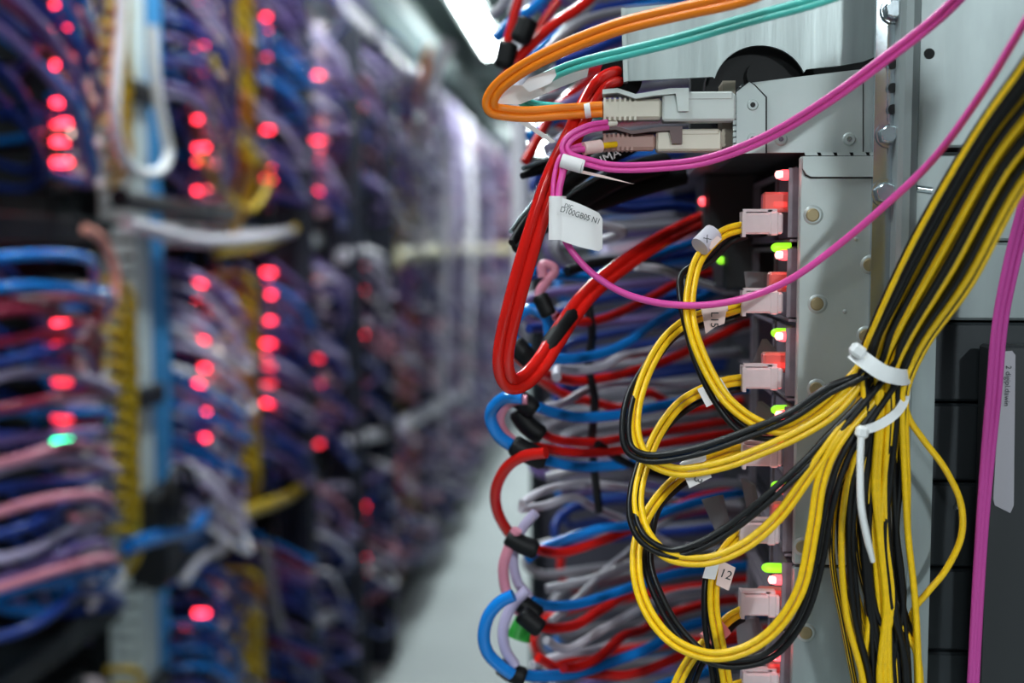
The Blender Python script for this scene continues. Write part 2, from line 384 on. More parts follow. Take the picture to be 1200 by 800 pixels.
# white and black bundles lying along the shelves
for (pts, r, mm, lab) in [
    ([(150, 262), (190, 272), (235, 282), (290, 280), (340, 272)], .013, white, 'white cable bundle lying along the shelf beside the second left rack'),
    ([(255, 296), (300, 290), (340, 272), (350, 262)], .010, mat('soft yellow cord', (.60, .40, .015)), 'yellow cable lying over the shelf edge at the third left rack'),
    ([(235, 185), (262, 225), (295, 245), (315, 210), (300, 180), (260, 150), (250, 90), (262, 30)], .008, mat('soft yellow cord', (.60, .40, .015)), 'yellow cable loop hanging in the upper tier of the second left rack'),
    ([(285, 600), (310, 592), (340, 580), (365, 560)], .014, mat('soft yellow cord', (.60, .40, .015)), 'yellow cable bundle under the third left rack middle tier'),
    ([(400, 522), (425, 512), (455, 508)], .020, white, 'white cable bundle on the lower shelf by the fifth left rack'),
    ([(470, 498), (495, 485), (520, 470), (545, 455)], .030, white, 'white cable bundle on the lower shelf of the far left racks'),
    ([(460, 302), (490, 298), (520, 296), (600, 292)], .035, mat('cream cable', (.75, .68, .42), .4), 'cream cable bundle along the far middle shelf'),
    ([(400, 300), (425, 296), (450, 305)], .022, white, 'white cable bundle on the shelf at the fifth left rack'),
    ([(140, 232), (170, 238), (220, 246), (270, 252)], .016, black, 'black cable bundle above the white one beside the second left rack'),
    ([(150, 640), (190, 628), (225, 622), (240, 600)], .014, blue, 'bright blue cable bundle at the foot of the second left rack'),
    ([(215, 680), (235, 655), (262, 640), (262, 610), (250, 590)], .010, white, 'white cable curling at the foot of the second left rack'),
    ([(222, 545), (240, 565), (262, 560), (268, 535), (250, 520)], .009, white, 'white cable ring in the second left rack'),
    ([(130, 690), (134, 682), (133, 672)], .016, nylon, 'round white connector at the foot of the nearest left rack'),
    ([(310, 640), (318, 690), (330, 740), (352, 790), (368, 830)], .012, grey, 'grey cable trailing down to the floor at the third left rack'),
    ([(352, 760), (372, 730), (400, 720), (425, 740)], .016, grey, 'grey cable coil on the floor beside the third left rack')]:
    m = MB(); m.tube(spline([PX(x, y, XL+.055) for x, y in pts], 6), r, 9); tag(m.build('cable_bundle', mm), lab, 'cable')
# top tray, riser to the ceiling
m = MB()
for k in range(6):
    m.tube(spline([(XL+.01-.02*(k % 3), y, 2.115+.02*(k//3)+rnd.uniform(0, .012)) for y in (1.3, 2.0, 2.8, 3.6, 4.4, 5.2, 6.0, 7.0, 8.0, 9.5, 11)], 4), .011, 8)
tag(m.build('cable_bundle', white), 'white cable bundle running along the tops of the left racks', 'cable')
t = thing('cable_riser', (XL+.05, 5.2, 1.3), 'bright white vertical cable riser climbing from the far left racks to the ceiling', 'cable riser')
m = MB(); m.tube(spline([PX(497, 330, XL+.04), PX(497, 230, XL+.04), PX(497, 140, XL+.04), PX(503, 105, XL+.08), PX(512, 80, XL+.12), PX(524, 50, XL+.16)], 6), .030, 10); m.build('white_sleeve', white, t)
m = MB(); m.tube(spline([PX(486, 120, XL+.06), PX(495, 90, XL+.08), PX(503, 55, XL+.12)], 6), .016, 10); m.build('orange_sleeve', orange, t)
for i, (y, z) in enumerate(((5.25, 1.0), (5.7, 1.15), (6.3, 1.02), (7.2, 1.05))):
    m = MB(); m.tube(spline([(XL+.06, y, 2.1), (XL+.09, y+.02, z+.6), (XL+.08, y, z+.25), (XL+.05, y+.03, z-.5)], 6), .028, 8)
    tag(m.build('cable_riser', lilac if i % 2 else white), '%s vertical cable run in front of the far left racks' % ['white', 'lilac', 'second white', 'second lilac'][i], 'cable riser')
# ================================================================ right rack: sheet metal facing the camera
YP = .470
def poly(pts, Y): return [P(x, y, Y) for x, y in pts]
def wx(x, y, Y): return P(x, y, Y).x
RK = thing('server_rack', (P(1050, 400, YP).x, YP, 0), 'galvanised steel rack end filling the right side, with rail, bolts and blanking panels', 'rack')
# upper plate with half round cut-out
a0, a1 = (730, 8), (1056, -30)
pts = [(730, 10), (800, 3), (880, -6), (1052, -22), (1052, 54), (1038, 61), (1012, 72), (985, 77), (945, 81)]
cx, cy, rr = 891, 104, 51
arc = [(cx+rr*math.cos(t)*1.08, cy-rr*math.sin(t)) for t in [math.radians(d) for d in range(22, 172, 8)]]
pts += arc + [(835, 90), (733, 95)]
m = MB(); m.prism(poly(pts, .492), (0, .002, 0)); m.build('upper_plate', brushed, RK)
m = MB(); m.prism(poly([(728, 9), (733, 9.5), (736, 95), (731, 96)], .487), (0, .006, 0)); m.build('plate_edge', panelm, RK)
# black disc behind the cut-out
m = MB(); c = P(891, 106, .50)
m.cyl(c, c+Vector((0, .01, 0)), .0225, 40); m.cyl(c+Vector((0, -.003, .006)), c+Vector((0, .0, .006)), .006, 16); m.build('disc', rubber, RK)
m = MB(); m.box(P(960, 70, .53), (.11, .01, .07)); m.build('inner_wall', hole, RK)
# side panel (faces the camera), upper and lower sheet with a seam
xl = P(938, 182, YP).x; xr = P(1041, 300, YP).x
zt = P(980, 181, YP).z; zs = P(980, 664, YP).z
m = MB(); m.box(((xl+xr)/2, YP+.002, (zt+zs)/2), (xr-xl, .004, zt-zs-.0012), bev=.0006); m.build('side_sheet', panelm, RK)
m = MB(); m.box(((xl+xr)/2, YP+.002, zs/2), (xr-xl, .004, zs-.0012), bev=.0006); m.build('side_sheet', galv, RK)
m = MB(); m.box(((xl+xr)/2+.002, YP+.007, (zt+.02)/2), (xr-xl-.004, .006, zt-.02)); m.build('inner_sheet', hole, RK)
# tab on the side sheet
tabp = [(941, 183), (1037, 183), (1037, 207), (951, 207), (945, 204), (941, 197)]
m = MB(); m.prism(poly(tabp, YP-.002), (0, .0018, 0)); m.build('tab', panelm, RK)
m = MB(); m.prism(poly([(940, 183), (1037, 183), (1037, 209), (950, 209), (943, 205.5), (940, 198)], YP-.0002), (0, .0002, 0)); m.build('tab_painted_shadow', hole, RK)  # dark sheet just larger than the tab paints its shadow line
for k in range(5):
    x0 = 943+k*19; m = MB(); m.prism(poly([(x0, 178.5), (x0+14, 178), (x0+16, 182), (x0+1, 182)], YP-.0015), (0, .001, 0)); m.build('hinge_knuckle', panelm, RK)
# rail with rolled edge
X0 = P(1050, 300, .458).x; X1 = P(1101, 300, .458).x
m = MB()
prof = [(0, .014), (0, .003), (.0015, .0008), (.004, 0), (.0065, .0012), (.0075, .0035), (X1-X0, .0035), (X1-X0, .005), (.006, .0055), (.003, .014)]
m.prism([(X0+p[0], .456+p[1], 0.01) for p in prof], (0, 0, 2.0)); m.build('rail', galv, RK)
m = MB(); m.box((X0-.0035, YP-.001, 1.0), (.007, .003, 2.0)); m.build('rail_flange', zinc, RK)
m = MB(); X2 = X1+.12; m.box(((X1+X2)/2, .4665, 1.72), (X2-X1, .003, 2*(1.72-P(1150, 172, .465).z)), bev=.0008); m.build('corner_sheet', galv, RK)
m = MB(); h = P(1089, 63, .4595); m.cyl(h, h+Vector((0, .0012, 0)), .0020, 18); m.build('rail_hole', hole, RK)
m = MB(); h = P(1083, 222, .4595); m.tube([h+Vector((-.0028, 0, .0004)), h+Vector((.0028, 0, -.0004))], .0014, 10); m.build('rail_slot', zinc, RK)
# blanking panels beyond the rail
for (ya, yb2, mm) in ((178, 282, galv), (284, 375, galv), (378, 470, anthr), (473, 563, anthr), (566, 664, anthr), (667, 762, anthr), (765, 900, anthr)):
    za, zb = P(1150, ya, .475).z, P(1150, yb2, .475).z
    m = MB(); m.box(((X1+X2)/2-.001, .477, (za+zb)/2), (X2-X1, .006, za-zb), bev=.001); m.build('blanking_panel', mm, RK)
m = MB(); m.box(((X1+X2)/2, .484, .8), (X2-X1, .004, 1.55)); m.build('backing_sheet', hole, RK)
m = MB()
q = P(1122, 594, .4735); m.tube([q, q+Vector((0, -.001, 0))], [.0014, .0007], 10); m.build('panel_screw', zinc, RK)
# stubs pressed through the sheet
for (x, y) in ((953, 252), (958, 356), (957, 455), (945, 741), (1020, 310), (1015, 393), (941, 640)):
    c = P(x, y, YP); m = MB()
    m.tube([c, c+Vector((0, -.0004, 0)), c+Vector((0, -.0006, 0))], [.0038, .0034, .0029], 20); m.build('stub_collar', panelm, RK)
    m = MB(); m.tube([c+Vector((-.0003, -.0006, 0)), c+Vector((-.0003, -.0009, 0))], [.0026, .0021], 16); m.build('stub', rust, RK)
for (x, y) in ((990, 365), (1003, 280), (1046, 120)):
    c = P(x, y, YP); m = MB(); m.tube([c, c+Vector((0, -.0005, 0))], [.0009, .0005], 8); m.build('dimple', panelm, RK)
# bolts on the flange
for (x, y, big) in ((1048, 12, 1), (1042, 158, 1), (1038, 226, 1.1)):
    c = P(x, y, YP-.003); m = MB(); ax = Vector((-.0006, -.0035*big, 0))
    m.tube([c, c+Vector((0, -.0008, 0))], .0050*big, 20)
    m.tube([c+Vector((0, -.0008, 0)), c+ax, c+ax*1.15], [.0038*big, .0038*big, .0031*big], 6); m.build('hex_bolt', zinc, RK)
for (y) in (75, 103, 128):
    c = P(1046, y, YP-.004); m = MB(); m.cyl(c, c+Vector((0, -.0008, 0)), .0018, 14); m.build('flange_hole', hole, RK)
m = MB(); m.prism(poly([(1041, 72), (1055, 68), (1056, 165), (1041, 180)], YP-.0035), (0, .002, 0)); m.build('angle_bracket', zinc, RK)
m = MB(); m.prism(poly([(1040, -20), (1052, -20), (1052, 40), (1046, 58), (1040, 60)], YP+.01), (0, .002, 0)); m.build('angle_bracket', zinc, RK)
# ---------------------------------------------------------------- switch with the two transceivers
SW = thing('network_switch', P(950, 180, YP), 'pale metal switch chassis at the top of the right rack with folded corner tab', 'network switch')
zb = P(900, 179, .474).z; xsw = P(866, 150, .474).x
m = MB(); m.prism(poly([(866, 112), (880, 97), (935, 90), (1010, 81), (1044, 78), (1044, 178), (866, 179)], .474), (0, .0015, 0)); m.build('front_flange', panelm, SW)
m = MB(); m.prism(poly([(863, 180), (863, 108), (878, 96), (884, 100), (897, 114), (897, 179)], .472), (0, .0016, 0)); m.build('corner_tab', panelm, SW)
m = MB(); m.prism(poly([(862, 180), (862, 107), (878, 95), (885, 99), (899, 113.5), (899, 179.5)], .4737), (0, .0002, 0)); m.build('tab_painted_shadow', hole, SW)  # dark outline sheet painting the shade around the corner tab
m = MB(); m.prism(poly([(1011, 82), (1012.2, 82), (1012.2, 178), (1011, 178)], .4737), (0, .0002, 0)); m.build('seam', hole, SW)
for k in range(9):
    y0 = 113+k*7; m = MB(); m.prism(poly([(859, y0), (863.5, y0-1), (863.5, y0+4.5), (859, y0+5.5)], .4725), (0, .002, 0)); m.build('edge_rib', panelm, SW)
for (x, y, dk) in ((882, 123, 1), (882, 163, 1), (915, 163, 0), (995, 163, 0)):
    c = P(x, y, .472 if dk else .474); m = MB(); m.tube([c, c+Vector((0, -.0006, 0))], [.0022 if dk else .0026, .0018 if dk else .0020], 18); m.build('rivet', panelm, SW)
    m = MB(); d = c+Vector((0, -.0006, 0)); m.tube([d, d+Vector((0, -.0002, 0))], .0010, 12); m.build('rivet_core', hole if dk else zinc, SW)
for y in (98, 128):
    c = P(1036, y, .4738); m = MB(); m.cyl(c, c+Vector((0, -.0004, 0)), .0019, 14); m.build('flange_hole', hole, SW)
tz = P(900, 100, .48).z
m = MB(); m.box((xsw+.06, .475+.30, (zb+tz)/2), (.12, .597, tz-zb), bev=.001); m.build('chassis', dark, SW)
m = MB(); m.box((xsw-.004, .475+.31, zb+.0015), (.012, .60, .002)); m.build('lower_lip', mat('scuffed dark edge', (.14, .12, .12), .4, metal=.3), SW)
# port cage seen at the left edge
for k, (ya, yb2) in enumerate(((104, 140), (146, 178))):
    m = MB()
    for j in range(5):
        m.box((xsw-.0035, .480+j*.004, (P(0, ya, .48).z+P(0, yb2, .48).z)/2), (.005, .0012, P(0, ya, .48).z-P(0, yb2, .48).z))
    m.build('port_cage', mat('cage spring metal', (.35, .30, .24), .3, metal=.8), SW)
# transceivers: long bodies sticking out to the left
def transceiver(label, x0, x1, yt, ybm, mb_, ml, Y, latch):
    t = thing('transceiver', P((x0+x1)/2, ybm, Y), label, 'transceiver')
    zt_, zb_ = P(x0, yt, Y).z, P(x0, ybm, Y).z; d = .011
    xa, xb, xc = P(x0, yt, Y).x, P((x0*.55+x1*.45), yt, Y).x, P(x1, yt, Y).x
    zm = (zt_+zb_)/2; hh = zt_-zb_
    m = MB(); m.box(((xa+xb)/2, Y+.004, zm-hh*.05), (xb-xa, d*.75, hh*.62), bev=.0012)
    for k in range(7):
        m.box((xa+(xb-xa)*(.04+.085*k), Y+.004, zm-hh*.05), (.0009, d*.8, hh*.66))
    m.build('strain_relief', mb_, t)
    m = MB(); m.box(((xb+xc)/2, Y+.004, zm-hh*.02), (xc-xb, d, hh*.8), bev=.0008); m.box((xc-.010, Y+.004, zm+hh*.3), (.018, d*1.05, hh*.25), bev=.0006); m.build('shell', lgrey if latch else beige, t)
    m = MB()
    zz = lambda f: zb_+hh*f
    top = [(xa, zz(1.0)), (xa+(xb-xa)*.25, zz(1.04)), (xa+(xb-xa)*.55, zz(.86)), (xa+(xb-xa)*.85, zz(.94)), (xb+.003, zz(1.02)), (xb+.010, zz(1.02))]
    th = hh*.13
    prof = [(x, Y-.003, z) for x, z in top] + [(xb+.010, Y-.003, zz(.35)), (xb+.006, Y-.003, zz(.35)), (xb+.005, Y-.003, zz(.86))] + [(x, Y-.003, z-th) for x, z in reversed(top[:4])]
    m.prism(prof, (0, .013, 0)); m.build('pull_latch', ml, t)
    return t
transceiver('beige transceiver with a pale pull latch, upper one, orange fibre plugged in', 706, 862, 106, 146, beige, lgrey, .472, True)
transceiver('dusky pink transceiver with a mauve pull latch, under the beige one', 706, 846, 150, 180, mat('dusty pink plastic', (.48, .28, .24), .4), mauve, .476, False)
# ================================================================ right power modules
XP = P(936, 300, .475).x
pitch = 91.3
mod_y = [238, 331, 423, 514, 604, 694, 786]
led_y = [205, 299, 394, 486, 573, 679, 768]
green_y = [None, 290, 390, 480, 569, 665, None]
ord_ = ['topmost', 'second', 'third', 'fourth', 'fifth', 'sixth', 'lowest']
def pz(y, Y=.48): return P(900, y, Y).z
for i, y in enumerate(mod_y):
    zc = pz(y); hh = pitch/F*.48
    t = thing('power_module', (XP+.01, .50, zc-hh*.5), '%s power module in the stack at the steel side panel, with glowing lamps' % ord_[i], 'module', 'power modules in the right rack')
    m = MB(); X = XP-.0012
    # face plate with an opening behind: front strip, rim, body
    m.box((X, .497, zc), (.0016, .040, hh*.90), bev=.0005)
    m.box((X-.001, .4765, zc+hh*.0), (.004, .0012, hh*.86)); m.build('face_plate', cardm, t)
    m = MB()
    for (ya, yb2) in ((.519, .524), (.596, .602)): m.box((X, (ya+yb2)/2, zc), (.003, yb2-ya, hh*.9))
    for s in (-1, 1): m.box((X, .560, zc+s*hh*.42), (.003, .084, hh*.06))
    m.build('bezel', cardm, t)
    m = MB(); m.box((XP+.026, .72, zc), (.036, .48, hh*.93)); m.build('housing', dark, t)
    m = MB(); m.box((XP-.0005, .56, zc-hh*.47), (.006, .17, .0009)); m.build('bottom_rib', cardm, t)
    # red lamp
    def bullet(nm, px_, py_, Y, r, mt, core=None, ln=.007):
        c = P(px_, py_, Y); m = MB()
        prof = [(ln, r), (.0015, r), (.0003, r*.85), (-.0006, r*.5), (-.0009, r*.12)]
        m.tube([c+Vector((a, 0, 0)) for a, _ in prof], [q for _, q in prof], 14)
        o = m.build(nm, mt, t)
        if core:
            m = MB(); m.tube([c+Vector((-.0014+a, -.0006, .0001)) for a in (0, .0006, .003)], [r*.3, r*.75, r*.8], 12); m.build('lamp_core', core, o)
        return o
    bullet('red_lamp', 912 - (8 if i > 4 else 0), led_y[i], .478, .0021, ledred_n, ledcore, .009)
    if green_y[i]: bullet('green_lamp', 909 - (3 if i < 5 else 14), green_y[i], .487, .0020, ledgreen, None, .007)
    # jack; its emissive core paints in the red light of the lamp
    jx, jy = {0: (910, 237), 1: (917, 330), 2: (910, 424), 3: (912, 512), 4: (920, 600), 5: (905, 700), 6: (915, 786)}[i]
    c = P(jx, jy, .484); m = MB(); m.box(c, (.0115, .008, .0078), bev=.0009); m.box(c+Vector((.007, 0, 0)), (.003, .006, .0055)); j = m.build('clear_jack', redclear, t)
    m = MB(); m.box(c+Vector((.001, 0, -.001)), (.005, .0085, .002)); m.build('jack_painted_glow', mat('painted red jack glow', (.9, .08, .07), .4, emit=(1, .05, .04), estr=.8), j)
    g = bpy.data.lights.new('lamp_glow', 'POINT'); g.energy = .0012; g.color = (1, .12, .12); g.shadow_soft_size = .002
    go = bpy.data.objects.new('lamp_glow', g); col.objects.link(go); go.parent = t; go.location = P(906, led_y[i]+2, .468)-WL[t.name]
# frosted film flaps that stick out between the modules
for i, (q, lab) in enumerate([([(893, 397), (906, 412), (902, 425), (882, 424)], 'grey frosted film flap above the third white plug'),
     ([(888, 470), (910, 487), (906, 500), (881, 494)], 'grey frosted film flap beside the fourth lamps'),
     ([(872, 318), (894, 319), (896, 341), (874, 338)], 'crumpled white film tag above the second white plug'),
     ([(822, 585), (842, 580), (850, 612), (868, 610), (866, 622), (838, 622)], 'dark frosted film flap beside the fifth white plug'),
     ([(868, 560), (880, 568), (886, 605), (878, 612)], 'narrow frosted film flap behind the fifth plug'),
     ([(862, 728), (884, 724), (892, 760), (868, 790)], 'frosted film flap hanging under the sixth plug')]):
    m = MB(); pp = poly(q, .500); m.prism(pp, (.002, .0006, 0)); tag(m.build('film_flap', filmm), lab, 'film flap')
# ---------------------------------------------------------------- power cables: plug, two yellow and two black wires, a label
bun = [((1520, -420), (1640, -250), .285), ((1340, -150), (1430, -30), .322), ((1245, -5), (1310, 110), .350), ((1200, 68), (1262, 160), .368), ((1140, 155), (1200, 222), .388), ((1072, 272), (1140, 332), .408), ((1024, 375), (1090, 400), .424), ((1008, 423), (1066, 449), .432)]
def bundle_up(t, d):
    return [(a[0]+(b[0]-a[0])*t, a[1]+(b[1]-a[1])*t, Y+d) for a, b, Y in bun]
RW = .00119
def plug(t, cx, cy, Y=.482):
    c = P(cx, cy, Y); s = 1/F*Y
    m = MB(); m.box(c, (44*s, .0095, 24*s), bev=.0007)
    m.box(c+Vector((-22*s, 0, -1*s)), (4*s, .0105, 29*s)); m.box(c+Vector((12*s, 0, 0)), (10*s, .0103, 27*s), bev=.0006); p = m.build('plug', plugm, t)
    m = MB(); m.box(c+Vector((-3*s, -.001, 15*s)), (38*s, .0035, 3.2*s)); m.box(c+Vector((8*s, -.001, 13*s)), (5*s, .0035, 5*s)); m.build('plug_latch', plugm, p)
    return p
def lab(t, pts, Y, body, size, at_, xd, zd, mt=paper, name='label_flag'):
    m = MB(); m.prism(poly(pts, Y), (0, .00025, 0)); o = m.build(name, mt, t)
    if body: WL[o.name] = WL[t.name]; text('lettering', body, size, P(at_[0], at_[1], Y), xd, zd, o)
    return o
def wrap(t, a, b, r, mt=paper):
    m = MB(); m.tube([a, b], r, 12); return m.build('label_wrap', mt, t)
harn = [
 dict(name='topmost', pl=(893, 262), y=[(872, 262, .482), (850, 268, .478), (832, 281, .474), (815, 303, .468), (807, 330, .462), (804, 362, .456), (810, 395, .450), (826, 435, .446), (848, 470, .443), (880, 496, .440), (915, 507, .438), (950, 492, .436), (985, 462, .434)],
      b=[(872, 268, .484), (850, 277, .482), (826, 300, .476), (797, 320, .470), (795, 350, .462), (803, 390, .456), (815, 430, .450), (838, 475, .447), (866, 507, .444), (905, 516, .441), (950, 502, .439), (985, 470, .437)], t=.02),
 dict(name='second', pl=(893, 354), y=[(872, 354, .484), (850, 361, .481), (822, 366, .477), (796, 378, .472), (772, 402, .466), (752, 440, .458), (741, 480, .450), (742, 515, .444), (757, 541, .440), (795, 556, .437), (845, 549, .434), (895, 531, .433), (945, 508, .433), (985, 480, .433)],
      b=[(872, 360, .486), (846, 368, .484), (815, 374, .480), (785, 388, .474), (755, 425, .464), (733, 465, .452), (727, 505, .445), (735, 532, .441), (765, 543, .438), (820, 534, .435), (880, 513, .434), (930, 492, .434), (975, 462, .433)], t=.22),
 dict(name='third', pl=(893, 442), y=[(872, 441, .483), (848, 445, .480), (818, 456, .476), (792, 473, .471), (770, 502, .465), (755, 535, .458), (745, 570, .450), (745, 600, .444), (757, 632, .438), (785, 656, .434), (830, 660, .431), (875, 642, .430), (915, 608, .430), (950, 560, .430), (985, 510, .431)],
      b=[(872, 446, .485), (846, 452, .482), (815, 464, .478), (785, 484, .472), (762, 512, .466), (745, 545, .456), (736, 580, .448), (737, 612, .442), (752, 638, .437), (785, 654, .434), (820, 646, .432), (862, 622, .431), (902, 590, .430), (940, 556, .430), (975, 520, .431)], t=.45),
 dict(name='fourth', pl=(893, 532), y=[(872, 522, .485), (848, 528, .482), (820, 539, .478), (795, 555, .473), (772, 577, .467), (752, 608, .459), (742, 645, .451), (745, 688, .443), (762, 728, .437), (792, 758, .432), (835, 772, .429), (878, 763, .428), (915, 735, .428), (943, 688, .428), (957, 620, .429), (967, 560, .430), (990, 512, .431)],
      b=[(872, 528, .487), (846, 535, .484), (815, 548, .480), (788, 566, .475), (765, 590, .468), (755, 625, .460), (754, 665, .452), (768, 705, .444), (790, 742, .438), (825, 775, .433), (868, 783, .431), (912, 768, .430), (947, 722, .429), (966, 660, .430), (979, 590, .430), (1000, 530, .431)], t=.68),
]
for h in harn:
    t = thing('power_cable', P(*[h['pl'][0], h['pl'][1], .482]), 'yellow and black power cable looping from the %s white plug back into the tied bundle' % h['name'], 'cable', 'power cables looping from the white plugs')
    plug(t, *h['pl'])
    for ci, (key, mt) in enumerate((('y', yellow), ('b', black))):
        for s in (0, 1):
            up = bundle_up(min(1, h['t']+.11*ci+.055*s+.02), .002*s-.003*ci+.002)[::-1]
            base = h[key]
            pts = px(base + [(u[0], u[1], u[2]) for u in up], n=6)
            pts = [p+ (Vector((0, 0, 0))) for p in pts]
            nb = len(base)*6; sh = shift(pts, RW*2.05*s + (0 if ci == 0 else RW*.6))
            out = []
            for k, p in enumerate(pts):
                f = 1 if k < nb-6 else max(0, 1-(k-nb+6)/14)
                out.append(p.lerp(sh[k], f))
            m = MB(); m.tube(out, RW, 8); m.build('yellow_wire' if mt is yellow else 'black_wire', mt, t)
    if h['name'] == 'topmost':
        wrap(t, P(820, 289, .466), P(836, 273, .470), .0040, mat('lilac label film', (.62, .58, .66), .5)); lab(t, [(829, 287), (841, 276), (846, 280), (833, 293)], .464, None, 0, None, None, None, pinkpaper)
        text('lettering', 'X', .0035, P(829, 280, .461), (1, 0, .8), (-.8, 0, 1), t)
    if h['name'] == 'second':
        o = lab(t, [(822, 361), (852, 357), (849, 379), (838, 383), (827, 391)], .470, '', 0, None, None, None, pinkpaper); text('lettering', 'L15', .0042, P(837, 374.5, .4695), (0, 0, -1), (1, 0, .1), t)
        wrap(t, P(822, 362, .473), P(852, 358, .473), .0023)
    if h['name'] == 'third':
        lab(t, [(817, 456), (845, 443), (857, 463), (828, 477)], .470, None, 0, None, None, None, paper)
    if h['name'] == 'fourth':
        lab(t, [(809, 549), (829, 547), (834, 559), (808, 572), (801, 556)], .4435, '3', .0045, (817.5, 562), (-.3, 0, -1), (1, 0, -.3))
        m = MB(); m.tube([P(797, 544, .462), P(812, 537, .464), P(824, 534, .466)], [.0005, .0022, .0024], 8); m.build('label_wrap', paper, t)
# lower cables that drop out of the frame
for nm, pl, ys, bs, ltxt in (('fifth', (890, 622), [(868, 620, .484), (855, 632, .480), (842, 650, .474), (834, 675, .470), (833, 715, .468), (842, 765, .467), (853, 830, .467)], [(868, 628, .486), (850, 640, .482), (833, 655, .476), (826, 685, .472), (826, 730, .470), (832, 770, .470), (840, 830, .470)], 'L12'),
                       ('sixth', (891, 706), [(869, 712, .484), (852, 722, .480), (832, 742, .476), (808, 768, .472), (790, 800, .470), (780, 830, .470)], [(869, 719, .486), (855, 728, .482), (838, 748, .478), (818, 772, .475), (805, 805, .474), (800, 830, .474)], None),
                       ('lowest', (893, 797), [(872, 797, .484), (850, 806, .480), (835, 825, .478)], [(872, 802, .486), (852, 812, .482), (842, 828, .480)], None)):
    t = thing('power_cable', P(pl[0], pl[1], .482), 'yellow and black power cable dropping straight down from the %s white plug' % nm, 'cable', 'power cables hanging down from the lower plugs')
    plug(t, *pl)
    for key, mt in ((ys, yellow), (bs, black)):
        for s in (0, 1):
            m = MB(); m.tube(shift(px(key, n=7), RW*2.05*s), RW, 8); m.build('yellow_wire' if mt is yellow else 'black_wire', mt, t)
    if ltxt:
        lab(t, [(829, 657), (846, 650), (838, 679), (823, 677)], .4655, None, 0, None, None, None)
        o = lab(t, [(844, 656), (862, 665), (854, 692), (839, 685)], .4665, '12', .0050, (850.5, 673), (1, 0, -.35), (.35, 0, 1), pinkpaper)
    if nm == 'sixth': wrap(t, P(828, 752, .473), P(848, 733, .476), .0042, mat('red label film', (.85, .25, .25), .4))  # label wrap of plain red film
# ---------------------------------------------------------------- wires running straight down through both ties
n = 26
down = [((1010, 500), (1062, 482), .434), ((990, 570), (1064, 560), .437), ((986, 640), (1064, 625), .440), ((992, 720), (1072, 700), .440), ((1010, 790), (1076, 770), .441), ((1018, 850), (1078, 850), .442)]
order = list(range(n)); rnd.shuffle(order)
for k in range(n):
    t0 = (k+.5)/n; t1 = min(1, max(0, t0+rnd.uniform(-.22, .22))); t2 = min(1, max(0, t0+rnd.uniform(-.35, .35)))
    isy = k % 2 == 1 if k > 6 else k in (1, 4)
    lay = rnd.choice((-.001, .0012, .0032)) if not isy else rnd.choice((-.001, .0015))
    up = [(a[0]+(b[0]-a[0])*t0, a[1]+(b[1]-a[1])*t0, Y+lay+.001) for a, b, Y in bun]
    dn = []
    for j, (a, b, Y) in enumerate(down):
        tt = t0 if j == 0 else (t1 if j in (2, 3) else (t0+t1)/2 if j == 1 else t2)
        dn.append((a[0]+(b[0]-a[0])*tt, a[1]+(b[1]-a[1])*tt, Y+lay))
    m = MB(); m.tube(px(up+dn, n=6), RW*1.04, 8)
    cn = 'yellow' if isy else 'black'
    tag(m.build('power_wire', yellow if isy else black), '%s wire down through both white ties, %s %s one from the left' % (cn, nth(('w', cn)), cn), 'wire', '%s wires of the tied vertical bundle' % cn)
# extra wires filling the upper bundle and leaving it downwards at left
for k in range(16):
    t0 = (k+.3)/16; isy = k % 2 == 0; cn = 'yellow' if isy else 'black'; lay = .007+.002*(k % 3)
    up = [(a[0]+(b[0]-a[0])*t0, a[1]+(b[1]-a[1])*t0, Y+lay) for a, b, Y in bun]
    t1 = (k % 5)/5
    dn = [(1003+45*t0, 500, .444), (982+40*t1, 570, .447), (975+50*t1, 650, .449), (990+60*t1, 740, .450), (1012+50*t1, 850, .451)]
    m = MB(); m.tube(px(up+dn, n=6), RW*1.02, 8)
    tag(m.build('power_wire', yellow if isy else black), '%s wire at the back of the tied bundle, %s %s one from the left' % (cn, nth(('v', cn)), cn), 'wire', '%s wires at the back of the bundle' % cn)
m = MB(); m.tube(px([(1420, -200, .31), (1245, 60, .362), (1170, 170, .39), (1110, 300, .412), (1062, 400, .430), (1058, 450, .436), (1064, 487, .437), (1082, 515, .438), (1108, 550, .44), (1126, 590, .442), (1126, 630, .444), (1108, 668, .445), (1086, 695, .445), (1068, 722, .446), (1050, 800, .449), (1048, 840, .449)], n=6), RW*1.05, 8)
tag(m.build('power_wire', yellow), 'single yellow wire bowing out to the right of the tied bundle', 'wire')
# cable ties
def tie(pts, head, hs, tail, label, w=4.2):
    t = thing('cable_tie', P(head[0], head[1], .43), label, 'cable tie')
    pp = px(pts, n=6); m = MB(); hw = w*.44/F
    vs = []; fs = []
    for i, p in enumerate(pp):
        tn = (pp[min(i+1, len(pp)-1)]-pp[max(i-1, 0)]).normalized(); up = Vector((-tn.z, 0, tn.x)).normalized()
        for sx, dy in ((1, 0), (-1, 0), (-1, .0011), (1, .0011)): vs.append(p+up*hw*sx+Vector((0, dy, 0)))
    for i in range(len(pp)-1):
        for k in range(4): fs.append((i*4+k, i*4+(k+1) % 4, i*4+4+(k+1) % 4, i*4+4+k))
    fs += [(3, 2, 1, 0), tuple(len(vs)-4+k for k in range(4))]
    m.add(vs, fs, 0, False); m.build('strap', nylon, t)
    c = P(head[0], head[1], head[2]); m = MB(); m.box(c, hs, rot=Matrix.Rotation(math.radians(head[3]), 3, 'Y'), bev=.0011); m.build('head', nylon, t)
    if tail:
        m = MB(); q = px(tail, n=6); m.tube(q, [.0013]*(len(q)-4)+[.0012, .0011, .0010, .0009], 6); m.build('tail', nylon, t)
